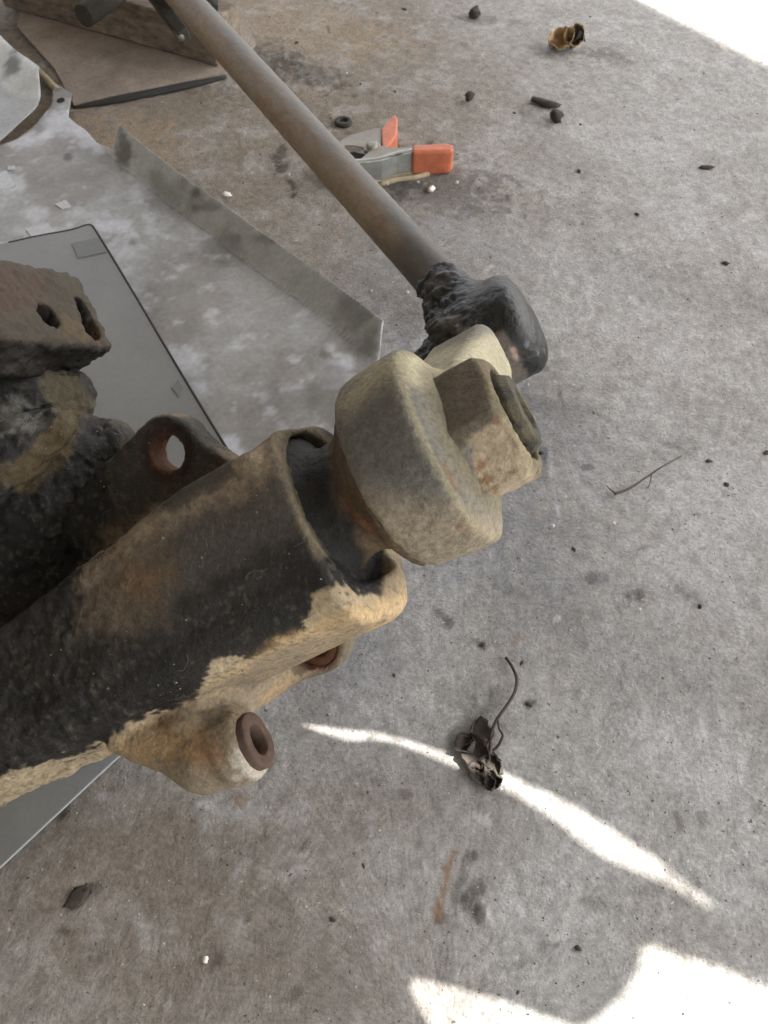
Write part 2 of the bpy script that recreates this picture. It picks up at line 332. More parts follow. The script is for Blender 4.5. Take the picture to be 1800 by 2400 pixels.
# ------------------------------------------------------------ signed-distance modelling
th, ph_ = R(19), R(26.5)
CAMM = np.stack([RT, UP, -FW], 1)                                 # camera axes -> world
e1c = np.array([math.cos(th)*math.cos(ph_), math.cos(th)*math.sin(ph_), math.sin(th)])
e2c = np.array([-math.sin(ph_), math.cos(ph_), 0]); e3c = np.cross(e1c, e2c)
E = CAMM@np.stack([e1c, e2c, e3c], 1)                              # gear axes (columns) -> world
O = P(1012, 1072, .37)
def loc(p): return (np.asarray(p)-O)@E
def L(px, py, d): return loc(P(px, py, d))
def LW(px, py, wv):                                               # gear-frame point seen at px,py on the plane w = wv
    r = ray(px, py)@E; o = (CP-O)@E; t = (wv-o[2])/r[2]; return o+r*t
def LS(px, py, sv):
    r = ray(px, py)@E; o = (CP-O)@E; t = (sv-o[0])/r[0]; return o+r*t
def surf(fn, lo, hi, h):
    ax = [np.arange(lo[i], hi[i]+h, h, dtype=np.float32) for i in range(3)]
    Vv = np.empty([len(a) for a in ax], np.float32)
    step = 24
    for i in range(0, len(ax[0]), step):
        X = ax[0][i:i+step][:, None, None]; Y = ax[1][None, :, None]; Z = ax[2][None, None, :]
        Vv[i:i+step] = fn(X, Y, Z)
    ins = Vv < 0
    cnt = np.zeros([n-1 for n in Vv.shape], np.int8)
    offs = [(a, b, c_) for a in (0, 1) for b in (0, 1) for c_ in (0, 1)]
    for a, b, c_ in offs: cnt += ins[a:a+cnt.shape[0], b:b+cnt.shape[1], c_:c_+cnt.shape[2]]
    act = np.argwhere((cnt > 0) & (cnt < 8)); ids = np.full(cnt.shape, -1, np.int32)
    ids[tuple(act.T)] = np.arange(len(act))
    pos = np.zeros((len(act), 3)); num = np.zeros(len(act))
    for a in offs:
        for k in range(3):
            if a[k]: continue
            b = list(a); b[k] = 1
            va = Vv[tuple((act+a).T)]; vb = Vv[tuple((act+b).T)]
            m = (va < 0) != (vb < 0); t = np.where(m, va/np.where(m, va-vb, 1), 0)
            pt = np.repeat(np.array([a], float), len(act), 0); pt[:, k] = t
            pos += pt*m[:, None]; num += m
    pos = (act+pos/num[:, None])*h+np.array([a[0] for a in ax])
    fcs = []
    for k in range(3):
        i0 = [slice(1, -1)]*3; i0[k] = slice(0, -1); i1 = [slice(1, -1)]*3; i1[k] = slice(1, None)
        A = ins[tuple(i0)]; B = ins[tuple(i1)]; idx = np.argwhere(A != B); s = A[tuple(idx.T)]
        base = idx+1; base[:, k] -= 1
        u, v = (k+1) % 3, (k+2) % 3
        q = []
        for du, dv in ((1, 1), (0, 1), (0, 0), (1, 0)):
            b = base.copy(); b[:, u] -= du; b[:, v] -= dv; q.append(ids[tuple(b.T)])
        q = np.stack(q, 1); q[~s] = q[~s][:, ::-1]; fcs.append(q)
    return pos, np.concatenate(fcs)
def rc(X, Y, Z, a, b, r1, r2):
    ba = np.asarray(b, float)-np.asarray(a, float); l2 = float(ba@ba)
    px, py, pz = X-a[0], Y-a[1], Z-a[2]
    t = np.clip((px*ba[0]+py*ba[1]+pz*ba[2])/l2, 0, 1)
    return np.sqrt((px-t*ba[0])**2+(py-t*ba[1])**2+(pz-t*ba[2])**2)-(r1+(r2-r1)*t)
def sph(X, Y, Z, a, r): return np.sqrt((X-a[0])**2+(Y-a[1])**2+(Z-a[2])**2)-r
def cyl(A, B, C, r, h0, h1, rd=.002):                              # axis along C between h0..h1
    q = np.sqrt(A*A+B*B)-r+rd; z = np.abs(C-(h0+h1)/2)-(h1-h0)/2+rd
    return np.minimum(np.maximum(q, z), 0)+np.sqrt(np.maximum(q, 0)**2+np.maximum(z, 0)**2)-rd
def box(A, B, C, c0, hs, rd=.004):
    q = [np.abs(v-c0[i])-hs[i]+rd for i, v in enumerate((A, B, C))]
    return np.minimum(np.maximum(np.maximum(q[0], q[1]), q[2]), 0)+np.sqrt(sum(np.maximum(v, 0)**2 for v in q))-rd
def rect2(A, B, c0, hs, rd):
    q = [np.abs(v-c0[i])-hs[i]+rd for i, v in enumerate((A, B))]
    return np.minimum(np.maximum(q[0], q[1]), 0)+np.sqrt(np.maximum(q[0], 0)**2+np.maximum(q[1], 0)**2)-rd
def seg2(A, B, a, b, r1, r2):
    ba = (b[0]-a[0], b[1]-a[1]); l2 = ba[0]**2+ba[1]**2
    t = np.clip(((A-a[0])*ba[0]+(B-a[1])*ba[1])/l2, 0, 1)
    return np.sqrt((A-a[0]-t*ba[0])**2+(B-a[1]-t*ba[1])**2)-(r1+(r2-r1)*t)
def slab(d2, C, h0, h1, rd=.003):
    q = d2+rd; z = np.abs(C-(h0+h1)/2)-(h1-h0)/2+rd
    return np.minimum(np.maximum(q, z), 0)+np.sqrt(np.maximum(q, 0)**2+np.maximum(z, 0)**2)-rd
def smin(a, b, k):
    h = np.clip(.5+.5*(b-a)/k, 0, 1); return b+(a-b)*h-k*h*(1-h)
def smax(a, b, k): return -smin(-a, -b, k)
def normals(V, Fc):
    n = np.cross(V[Fc[:, 2]]-V[Fc[:, 0]], V[Fc[:, 3]]-V[Fc[:, 1]]); o = np.zeros_like(V)
    for k in range(4): np.add.at(o, Fc[:, k], n)
    return o/(np.linalg.norm(o, axis=1)[:, None]+1e-12)

gear = thing('steering_gearbox', (O[0]-.15, O[1], 0), 'greasy cast steering gearbox with a big hex nut on its dusty arm', 'steering gearbox')

# key points of the casting, in the gear frame (s along shaft, u up across, w towards viewer)
earC = LW(388, 1062, -.012); 
ringC = LW(738, 1512, -.050)
footC = LS(603, 1735, L(603, 1735, .40)[0])
K = L(185, 640, .50)
bodyA = L(-160, 1480, .52); bodyB = L(110, 1200, .492)
noseA = L(-30, 1095, .408); noseB = L(124, 1003, .408)
tanA = L(60, 1010, .50); tanB = L(150, 930, .50)
lumpA = L(-10, 900, .47)
humpA = L(150, 1060, .475); humpB = L(255, 1045, .48)
gusA = L(285, 1728, .415); gusB = L(470, 1760, .40)
FA = np.array((.990, 0, -.140)); FB = np.array((.140, 0, .990))
def f_house(X, Y, Z):
    # sector shaft tube, squarish section, slightly flared mouth
    hw = .047+.004*np.clip((-.12-X)/.15, 0, 1)
    fl = .003*np.clip((X+.075)/.02, 0, 1)
    tb = rect2(Y+np.clip(.004, 0, 1), Z, (-.003, -.002), (0, 0), 0)
    tp = .13*np.maximum(0, -.10-X)*.5
    q0 = np.abs(Y+.007+tp)-(hw+fl-tp)+.030; q1 = np.abs(Z+.004)-(.046+fl)+.030
    tb = np.minimum(np.maximum(q0, q1), 0)+np.sqrt(np.maximum(q0, 0)**2+np.maximum(q1, 0)**2)-.030
    tb = slab(tb, X, -.42, -.052, .004)
    # flat parting shoulder along the tube
    sh = slab(rect2(Y+2*tp, Z, (.012, .010), (.026, .0335), .004), X, -.3, -.060, .004)
    d = smin(tb, sh, .006)
    low = rc(X, Y, Z, (-.062, -.043, -.010), (-.40, -.050, -.02), .019, .022)
    d = smin(d, low, .012)
    d = smin(d, rc(X, Y, Z, bodyA, bodyB, .085, .050), .03)
    d = smin(d, rc(X, Y, Z, tanA, tanB, .040, .020), .008)
    d = smin(d, rc(X, Y, Z, humpA, humpB, .030, .017), .01)
    d = smin(d, rc(X, Y, Z, noseA, noseB, .0215, .0115), .003)
    d = smin(d, sph(X, Y, Z, lumpA, .022), .01)
    d = smin(d, rc(X, Y, Z, L(0, 830, .49), L(60, 900, .48), .02, .016), .01)
    # upper ear
    e = seg2(X, Y, (earC[0]-.055, earC[1]-.018), (earC[0], earC[1]), .026, .0205)
    e = smin(e, seg2(X, Y, (earC[0]-.040, earC[1]-.050), (earC[0], earC[1]-.01), .030, .020), .004)
    e = smin(e, seg2(X, Y, (earC[0]+.002, earC[1]-.004), (earC[0]+.018, earC[1]-.030), .017, .017), .004)
    d = smin(d, slab(e, Z, earC[2]-.0175, earC[2], .003), .004)
    d = smin(d, rc(X, Y, Z, (earC[0]-.045, earC[1]-.055, -.045), (-.09, -.005, -.030), .030, .022), .008)
    # lower ring lug with its web
    r2 = seg2(X, Y, (ringC[0], ringC[1]), (ringC[0]-.045, ringC[1]+.012), .0180, .026)
    d = smin(d, slab(r2, Z, ringC[2]-.02, ringC[2], .003), .005)
    web = rc(X, Y, Z, (ringC[0]-.004, ringC[1]-.002, ringC[2]-.010), (footC[0]-.03, footC[1]+.022, footC[2]-.004), .012, .014)
    d = smin(d, web, .004)
    # foot
    ft = rc(X, Y, Z, (footC[0]-.004-.010, footC[1], footC[2]), (footC[0]-.030, footC[1]+.002, footC[2]), .0165, .0170)
    ft = smin(ft, cyl(Y-footC[1], (X-footC[0])*FB[0]+(Z-footC[2])*FB[2], (X-footC[0])*FA[0]+(Z-footC[2])*FA[2], .0168, -.018, -.0035, .003), .006)
    ft = smin(ft, rc(X, Y, Z, (footC[0]-.032, footC[1]+.004, footC[2]), gusA, .0160, .009), .010)
    ft = smin(ft, rc(X, Y, Z, (footC[0]-.022, footC[1]+.004, footC[2]), (footC[0]-.030, -.045, -.012), .012, .026), .012)
    d = smin(d, ft, .006)
    # mouth recess, holes
    d = smax(d, -cyl(Y, Z, X, .0395, -.080, -.02, .003), .003)
    fill = smax(cyl(Y, Z, X, .0410, -.085, -.0548, .003), Y*.72-Z*.69-.006, .008)
    d = smin(d, fill, .003)
    d = smax(d, -cyl(X-earC[0], Y-earC[1], Z, .0098, earC[2]-.05, earC[2]+.02, .0005), .0012)
    d = smax(d, -cyl(X-earC[0], Y-earC[1], Z, .0165, earC[2]-.0012, earC[2]+.01, .0005), .001)
    d = smax(d, -cyl(X-ringC[0], Y-ringC[1], Z, .0128, ringC[2]-.03, ringC[2]+.02, .0005), .0012)
    d = smax(d, -cyl(Y-footC[1], (X-footC[0])*FB[0]+(Z-footC[2])*FB[2], (X-footC[0])*FA[0]+(Z-footC[2])*FA[2], .0105, -.032, .02, .0005), .0012)
    return d
V, Fc = surf(f_house, (-.40, -.16, -.15), (.0, .16, .13), .0016)
Wd = O+V@E.T; Nn = normals(Wd, Fc)
vx, vy = topix(Wd)
nz = fbm(V, 55, 1, 4); nf = fbm(V, 260, 2, 3); nb = fbm(V, 22, 3, 3)
wx, wy = vx+(nz-.5)*62+(nf-.5)*62, vy+(fbm(V, 55, 8, 4)-.5)*62+(fbm(V, 240, 9, 3)-.5)*66
hc = S('1b1a19')[None]*np.ones((len(V), 1))
hc = mixc(hc, S('262422'), sst(.4, .65, nb))
def region(poly, col, k, soft=14, warp=1.):
    global hc
    d = polysd(vx+(wx-vx)*warp, vy+(wy-vy)*warp, poly); hc = mixc(hc, col, sst(soft, -soft, d)*k)
# dusty top of the tube
region([(395, 1100), (660, 975), (760, 985), (770, 1060), (700, 1190), (700, 1245), (600, 1285), (560, 1330), (500, 1345), (420, 1400), (410, 1450), (330, 1500), (215, 1490), (160, 1500), (200, 1350)], S('4a453f'), .9, 34)
region([(395, 1130), (500, 1060), (660, 980), (700, 1000), (660, 1090), (560, 1150), (380, 1240), (250, 1370), (200, 1400), (250, 1250)], S('87786300'[:6]), .75, 34)
region([(230, 1300), (380, 1240), (400, 1350), (390, 1440), (300, 1490), (190, 1480), (190, 1400)], S('5d5142'), .8, 40)
region([(300, 1330), (390, 1340), (360, 1410), (290, 1400)], S('74593e'), .5, 36)
# rim of the mouth
region([(655, 1000), (735, 985), (800, 1055), (740, 1060), (690, 1040), (690, 1110), (720, 1210), (770, 1300), (740, 1310), (690, 1210), (660, 1110)], S('6f6654'), .9, 8, .3)
region([(900, 1230), (960, 1300), (960, 1420), (880, 1460), (900, 1400), (895, 1300)], S('9a8a70'), .9, 9, .4)
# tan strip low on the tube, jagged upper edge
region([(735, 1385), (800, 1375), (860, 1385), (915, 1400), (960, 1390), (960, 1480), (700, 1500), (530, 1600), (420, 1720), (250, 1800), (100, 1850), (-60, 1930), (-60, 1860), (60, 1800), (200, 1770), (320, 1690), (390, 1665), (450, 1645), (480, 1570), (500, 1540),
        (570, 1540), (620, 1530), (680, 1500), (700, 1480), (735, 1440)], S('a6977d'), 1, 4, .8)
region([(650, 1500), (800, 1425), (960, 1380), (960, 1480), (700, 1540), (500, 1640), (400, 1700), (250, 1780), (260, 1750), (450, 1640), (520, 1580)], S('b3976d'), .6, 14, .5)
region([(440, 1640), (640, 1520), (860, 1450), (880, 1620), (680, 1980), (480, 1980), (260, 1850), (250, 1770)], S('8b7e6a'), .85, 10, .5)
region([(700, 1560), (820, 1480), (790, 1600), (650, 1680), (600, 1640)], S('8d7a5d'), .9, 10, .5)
region([(480, 1720), (530, 1760), (500, 1800), (420, 1770)], S('9c7550'), .5, 18)
region([(250, 1770), (400, 1690), (480, 1720), (450, 1770), (330, 1790)], S('a98a5e'), .5, 20)
region([(470, 1660), (550, 1640), (540, 1690), (490, 1720)], S('4f4638'), .6, 10)
region([(545, 1740), (640, 1800), (620, 1840), (560, 1830)], S('b9b3a8'), .7, 12)
hc = mixc(hc, S('5b5347'), (.65+.35*sst(.4, .6, nz))*sst(-.024, -.036, V[:, 2])*sst(-.030, -.045, V[:, 1])*sst(430, 520, vx)*.9)
# ear
region([(260, 1080), (350, 975), (440, 965), (560, 1100), (430, 1200), (330, 1190), (290, 1240), (270, 1180)], S('39352f'), .9, 14)
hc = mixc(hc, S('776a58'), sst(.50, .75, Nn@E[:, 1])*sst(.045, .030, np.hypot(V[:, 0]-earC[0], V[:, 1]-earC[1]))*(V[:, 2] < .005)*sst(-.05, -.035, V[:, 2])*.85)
er = np.hypot(V[:, 0]-earC[0], V[:, 1]-earC[1]); front = np.abs(V[:, 2]-earC[2]) < .006
hc = mixc(hc, S('2c1d17'), sst(.0180, .0150, er)*front*.8)
inh = sst(.0112, .0100, er)*(np.abs(V[:, 2]-earC[2]+.01) < .025); hc = mixc(hc, S('6d4a34'), inh*(.55+.45*sst(.4, .6, nf)))
rr = np.hypot(V[:, 0]-ringC[0], V[:, 1]-ringC[1]); front = np.abs(V[:, 2]-ringC[2]) < .005
hc = mixc(hc, S('6a4a3c'), sst(.0155, .0140, rr)*front)
# bracket areas
region([(130, 850), (170, 870), (240, 960), (200, 985), (120, 960), (90, 900)], S('4a4434'), .95, 6, .4)
region([(60, 1060), (120, 980), (150, 945), (190, 960), (175, 1060), (110, 1120), (60, 1160), (-20, 1130)], S('50452f'), .85, 10, .6)
region([(-20, 930), (60, 950), (100, 985), (40, 1015), (-20, 1020)], S('77766f'), .6, 20, 1.4)
region([(220, 940), (300, 950), (345, 985), (300, 1005), (230, 965)], S('5d5a50'), .5, 12)
speck_ = sst(.66, .72, fbm(V, 420, 77, 2)); hc = mixc(hc, S('55514a'), speck_*.5)
greas = sst(.10, .05, hc.mean(1))
rough_ = sst(400, 150, vx)*sst(780, 860, vy)
disp = (nz-.5)*.0006*(1+9*rough_)+(nf-.5)*(.0008+.0028*rough_)-np.abs(fbm(V, 130, 19, 3)-.5)*.006*rough_
strk = fbm(np.stack([V[:, 0]*.25, V[:, 1], V[:, 2]], 1), 330, 55, 3)
disp += (strk-.5)*.0008
Wd = Wd+Nn*disp[:, None]
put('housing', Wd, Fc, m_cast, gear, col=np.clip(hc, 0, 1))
HW, HX, HY, HD = Wd.copy(), vx, vy, (Wd-CP)@FW
def onhouse(x, y):
    m = np.hypot(HX-x, HY-y) < 9
    if not m.any(): return None
    i = np.where(m)[0][np.argmin(HD[m])]; return HW[i]-ray(x, y)*.0012
def lint():
    V = []; Fc = []
    def add(v, f):
        b = len(V); V.extend(v); Fc.extend([tuple(i+b for i in q) for q in f])
    for k in range(13):
        x, y = random.uniform(150, 880), random.uniform(1130, 1640); a = random.uniform(0, 6.28); pts = []
        for j in range(5):
            q = onhouse(x, y)
            if q is None: break
            pts.append(q); x += math.cos(a)*14; y += math.sin(a)*14; a += random.uniform(-.7, .7)
        if len(pts) == 5: v, f = tube(smoothpath(pts, 3), .00006, 4); add(v, f)
    for k in range(70):
        q = onhouse(random.uniform(20, 900), random.uniform(950, 1650))
        if q is None: continue
        r_ = random.uniform(.0003, .0008); v = [tuple(q+np.array(d)*r_*random.uniform(.5, 1.3)) for d in ((1, 0, 0), (0, 1, 0), (-1, 0, 0), (0, -1, 0), (0, 0, 1), (0, 0, -1))]
        add(v, [(0, 1, 4), (1, 2, 4), (2, 3, 4), (3, 0, 4), (1, 0, 5), (2, 1, 5), (3, 2, 5), (0, 3, 5)])
    return V, Fc
V, Fc = lint(); tag(put('lint', V, Fc, M('pale_lint', S('77726a'), rough=.9), gear), kind='stuff')

# upper mounting block with two bolt holes
kb = np.array((.022, .0265, .065))
kc = np.array((K[0]-kb[0], K[1]-kb[1], K[2]+kb[2]))
h1 = LS(116, 738, K[0]); h2 = LS(205, 745, K[0])
def f_block(X, Y, Z):
    d = box(X, Y, Z, kc, kb, .005)
    d = smin(d, rc(X, Y, Z, (kc[0]-.01, kc[1]-.02, kc[2]+.01), L(30, 900, .49), .022, .022), .01)
    cut = (X-kc[0])*-.55+(Y-kc[1])*-.83-.030
    d = smax(d, cut, .004)
    d = smax(d, -seg2(Y, Z, (h1[1]+.004, h1[2]), (h1[1]-.004, h1[2]), .0065, .0065)*1. if False else -cyl(Y-h1[1], Z-h1[2], X, .0075, K[0]-.02, K[0]+.01, .001), .002)
    d = smax(d, -slab(seg2(Y, Z, (h2[1]+.010, h2[2]-.002), (h2[1]-.006, h2[2]), .004, .0075), X, K[0]-.02, K[0]+.01, .001), .002)
    return d
lo = np.minimum(kc-kb, L(30, 900, .49)-.02)-.01; hi = kc+kb+.01
V, Fc = surf(f_block, lo, hi, .0016)
Wd = O+V@E.T; Nn = normals(Wd, Fc); vx, vy = topix(Wd)
nz = fbm(V, 60, 4, 4); nf = fbm(V, 240, 5, 3); wx, wy = vx+(nz-.5)*50, vy+(nf-.5)*40
hc = S('262320')[None]*np.ones((len(V), 1))
hc = mixc(hc, S('3f392d'), sst(K[0]-.004, K[0]-.001, V[:, 0])*.9)
region([(-30, 590), (120, 650), (100, 720), (-30, 760)], S('46362d'), .7, 34)
region([(150, 740), (230, 780), (220, 800), (150, 780)], S('5f4c34'), .6, 20)
hc = mixc(hc, S('25211d'), sst(.55, .72, nf)*.6)
Wd = Wd+Nn*((nz-.5)*.003+(nf-.5)*.0042)[:, None]
put('mounting_block', Wd, Fc, m_cast, gear, col=np.clip(hc, 0, 1))

def ringmesh(c0, ax_, r0, r1, l0, l1, n=48, ch=.0006):            # a sleeve about axis ax_ (gear frame), bore r0
    ax_ = np.asarray(ax_, float); a = np.array([0, 1., 0]) if abs(ax_[1]) < .9 else np.array([0, 0, 1.]); a -= ax_*(a@ax_); a /= np.linalg.norm(a); b = np.cross(ax_, a)
    prof = [(r0, l0), (r1, l0), (r1, l1-ch), (r1-ch, l1), (r0+ch, l1), (r0, l1-ch)]
    V = []; Fc = []
    for i in range(n):
        t = 2*math.pi*i/n; d = a*math.cos(t)+b*math.sin(t)
        for r_, l_ in prof: V.append(O+E@(c0+d*r_+ax_*l_))
    m = len(prof)
    for i in range(n):
        for k in range(m): Fc.append((i*m+k, ((i+1) % n)*m+k, ((i+1) % n)*m+(k+1) % m, i*m+(k+1) % m))
    return np.array(V), np.array(Fc)
m_rust = M('brown_rust', S('4d3f37'), rough=.95, grain=.2, gscale=500, coarse=.18, cscale=90, bump=.4, bscale=600, bdist=.0006, spec=.2)
m_rustdark = M('deep_rust', S('5a3a28'), rough=.95, grain=.3, gscale=500, bump=.5, bscale=500)
V, Fc = ringmesh(footC, FA, .0078, .0145, -.014, .0012, 96)
V = V+(E@FA)[None]*((fbm(V, 180, 3, 3)-.5)*.0016)[:, None]+(fbm(V, 260, 6, 3)[:, None]-.5)*(V-(O+E@footC))*.05
tag(put('bushing', V, Fc, m_rust, gear), 'brown rusted steel sleeve in the lower mounting foot')
V, Fc = ringmesh(ringC, (0, 0, 1), .0075, .0130, -.018, -.0005); tag(put('bushing', V, Fc, m_rustdark, gear), 'dark rusted sleeve half hidden under the housing')

V, Fc = tube([O+E@(footC-FA*.018), O+E@(footC-FA*.0095)], .0078, 20); put('bore_shade', V, Fc, m_dark, gear)  # dark plug put in for the shade deep in the bore
# shaft neck and dust skirt
def revolve(prof, n=72, c0=(0, 0)):
    V = []; Fc = []
    for i in range(n):
        t = 2*math.pi*i/n
        for s_, r_ in prof: V.append((s_, c0[0]+r_*math.cos(t), c0[1]+r_*math.sin(t)))
    m = len(prof)
    for i in range(n):
        for k in range(m-1): Fc.append((i*m+k, ((i+1) % n)*m+k, ((i+1) % n)*m+k+1, i*m+k+1))
    return np.array(V), np.array(Fc)[:, ::-1]
def dense(prof, step=.0015):
    out = []
    for (a, b), (c_, d) in zip(prof[:-1], prof[1:]):
        n = max(1, int(math.hypot(c_-a, d-b)/step))
        for k in range(n): out.append((a+(c_-a)*k/n, b+(d-b)*k/n))
    out.append(prof[-1]); return out
V, Fc = revolve(dense([(-.063, .0410), (-.0575, .0395), (-.0560, .0365), (-.0545, .0325), (-.0515, .0295), (-.046, .0280), (-.038, .0285), (-.033, .0315), (-.0295, .036), (-.0265, .0405), (-.0235, .0435), (-.019, .040), (-.012, .02)]), 150)
nz = fbm(V, 70, 14, 4); nf = fbm(V, 260, 15, 3); Wd = O+V@E.T; Nn = normals(Wd, Fc); vx, vy = topix(Wd)
wx, wy = vx+(nz-.5)*50, vy+(nf-.5)*40
hc = S('24221f')[None]*np.ones((len(V), 1))
hc = mixc(hc, S('5c4c3c'), sst(-.044, -.032, V[:, 0]+(nz-.5)*.012)*.9)
hc = mixc(hc, S('7b5033'), sst(.5, .62, nz)*sst(-.042, -.032, V[:, 0])*sst(1120, 1230, vy)*.85)
region([(830, 1250), (930, 1270), (930, 1330), (860, 1320)], S('6d5c47'), .8, 14)
Wd = Wd+Nn*((nz-.5)*.003*sst(-.045, -.03, V[:, 0])+(nf-.5)*.002)[:, None]
put('dust_seal', Wd, Fc, m_cast, gear, col=hc)

# pitman arm: round head and arm running back to the drag link joint
HS = .012
armEnd = L(1085, 868, .535)+np.array((HS, 0, 0))
def f_arm(X, Y, Z):
    X = X+HS
    rr = np.sqrt(Y*Y+Z*Z)
    # head: revolved outline
    pts = [(-.0225, 0), (-.0225, .043), (-.017, .0475), (.000, .0510), (.016, .0500), (.0185, .0475), (.026, .036), (.030, .030), (.030, 0)]
    d = None
    rr = np.sqrt((Y-.0015)**2+Z*Z)
    hd = np.maximum(rr-.0490, np.abs(X-.0100)-.0225)
    c1 = (rr-.0475)*.72+(-.0080-X)*.69               # back chamfer
    c2 = (rr-.0485)*.42+(X-.0235)*.90                # sloped front
    c3 = (rr-.0490)*.99+(.006-X)*.12
    hd = smax(smax(smax(hd, c1, .004), c2, .0025), c3, .002)
    ax_ = armEnd; 
    ba = armEnd-np.array((.004, 0, 0)); l2 = float(ba@ba); t = np.clip(((X-.004)*ba[0]+Y*ba[1]+Z*ba[2])/l2, 0, 1)
    qx = np.abs(X-.004-t*ba[0])-(.0225-.004*t)+.006
    qr = np.sqrt((Y-t*ba[1])**2+(Z-t*ba[2])**2)-(.036-.014*t)+.006
    am = np.minimum(np.maximum(qx, qr), 0)+np.sqrt(np.maximum(qx, 0)**2+np.maximum(qr, 0)**2)-.006
    am2 = rc(X, Y, Z, (.012, .016, -.020), armEnd+np.array((.004, 0, 0)), .030, .020)
    d = hd
    d = smin(d, slab(seg2(Y, Z, (.004, -.034), (armEnd[1], armEnd[2]), .034, .022), X, -.004, .041, .008), .006)
    return d
lo = np.minimum(armEnd, 0)-.065; hi = np.maximum(armEnd, 0)+.065; lo[0] = -.055; hi[0] = max(.05, armEnd[0]+.035)
V, Fc = surf(f_arm, lo, hi, .0015)
Wd = O+V@E.T; Nn = normals(Wd, Fc); vx, vy = topix(Wd)
nz = fbm(V, 55, 24, 4); nf = fbm(V, 260, 25, 3); wx, wy = vx+(nz-.5)*60+(nf-.5)*20, vy+(fbm(V, 60, 28)-.5)*60
hc = S('787469')[None]*np.ones((len(V), 1))
region([(790, 1000), (860, 930), (960, 900), (1010, 1000), (1070, 1130), (1110, 1200), (900, 1170), (840, 1120)], S('605f5b'), .85, 40)  # lit top and bounce-lit underside put into the head colour
region([(760, 1120), (900, 1170), (1010, 1180), (1180, 1200), (1250, 1340), (1000, 1400)], S('887e6c'), .8, 40)
region([(830, 1130), (960, 1290), (920, 1330), (800, 1130)], S('9b917c'), .4, 24)
region([(790, 940), (870, 850), (960, 815), (1010, 850), (900, 890), (820, 980)], S('989079'), .8, 26)
region([(930, 840), (1180, 780), (1240, 900), (1100, 940), (960, 900)], S('a39c84'), .9, 12, .3)
for x, y, r_ in ((920, 945, 9), (1048, 1100, 14), (1060, 1125, 16), (1010, 1240, 6), (1070, 1330, 6), (850, 960, 8), (1075, 1150, 8), (1150, 1240, 6), (1080, 1240, 14)):
    dd = np.hypot(wx-x, wy-y); hc = mixc(hc, S('76583f'), sst(r_*1.5, r_*.5, dd)*.45)
edge = sst(.0015, .0, np.abs(np.hypot(V[:, 1], V[:, 2])-.0478)-.002)*sst(.008, .013, V[:, 0]); hc = mixc(hc, S('8c8468'), edge*.5)
valley = sst(.042, .034, np.hypot(V[:, 1], V[:, 2]))*sst(.009, .014, V[:, 0]); hc = mixc(hc, S('6f6750'), valley*.5)
hc = hc*(1+(nf[:, None]-.5)*.3)
up = sst(1130, 1250, vy)
Wd = Wd+Nn*((nz-.5)*.0014+(nf-.5)*(.0007+.0014*up))[:, None]
put('pitman_arm', Wd, Fc, m_clean, gear, col=np.clip(hc, 0, 1))

# hex nut and shaft stub
rot = R(8)
def f_nut(X, Y, Z):
    A = Y*math.cos(rot)-Z*math.sin(rot); B = Y*math.sin(rot)+Z*math.cos(rot); rr = np.sqrt(Y*Y+Z*Z)
    d = None; ap = .0285
    for k in range(6):
        a = R(60*k+30); q = A*math.sin(a)+B*math.cos(a)-ap; d = q if d is None else smax(d, q, .0018)
    d = smax(d, X-.0430, .0015); d = smax(d, .000-X, .001)
    d = smax(d, (rr-.0318)*.45+(X-.0395)*.9, .002)
    d = smax(d, -cyl(Y, Z, X, .0225, .0375, .09, .001), .0015)
    return d
V, Fc = surf(f_nut, (-.004, -.037, -.037), (.047, .037, .037), .0011)
Wd = O+V@E.T; Nn = normals(Wd, Fc); vx, vy = topix(Wd)
nz = fbm(V, 70, 34, 4); nf = fbm(V, 330, 35, 3); wx, wy = vx+(nz-.5)*24, vy+(nf-.5)*20
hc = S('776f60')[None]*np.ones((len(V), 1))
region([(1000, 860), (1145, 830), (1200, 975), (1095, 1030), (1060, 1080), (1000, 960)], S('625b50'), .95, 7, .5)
region([(1095, 1030), (1180, 975), (1235, 1050), (1260, 1130), (1170, 1190), (1110, 1110)], S('a3957f'), .9, 8, .5)  # lower facet lighter: floor bounce put into its colour
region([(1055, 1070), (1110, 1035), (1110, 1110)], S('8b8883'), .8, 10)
for x, y, r_ in ((1128, 1090, 11), (1140, 1125, 12), (1165, 985, 9), (1160, 1150, 9)):
    hc = mixc(hc, S('805a3c'), sst(r_*1.5, r_*.5, np.hypot(wx-x, wy-y))*.7)
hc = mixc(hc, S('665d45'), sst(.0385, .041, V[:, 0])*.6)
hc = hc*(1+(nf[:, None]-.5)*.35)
bot = sst(1000, 1040, vy+(vx-1140)*.5)
Wd = Wd+Nn*((nz-.5)*.0012+(nf-.5)*(.0005+.0014*bot))[:, None]
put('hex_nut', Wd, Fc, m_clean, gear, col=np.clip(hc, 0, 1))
V, Fc = revolve(dense([(.02, .0190), (.0440, .0190), (.0475, .0165), (.0480, .010), (.0450, .0085), (.0440, 0)], .001), 72)
nf = fbm(V, 200, 44, 3); Wd = O+V@E.T; hc = mixc(S('4d4736')[None]*np.ones((len(V), 1)), S('2a2720'), sst(.5, .6, nf)); Wd = Wd+(E@np.array((1, 0, 0)))[None]*((nf-.5)*.0012)[:, None]
put('shaft_end', Wd, Fc, m_cast, gear, col=hc)

bz = P(-160, 1480, .52)
V, Fc = prism([(bz[0]-.10, bz[1]-.055), (bz[0]+.02, bz[1]-.055), (bz[0]+.02, bz[1]+.055), (bz[0]-.10, bz[1]+.055)], .0, bz[2]-.062)
tag(put('timber_support', V, Fc, m_wood, smooth=False, bevel=.003), 'upright timber block carrying the left end of the steering gearbox', 'timber block')

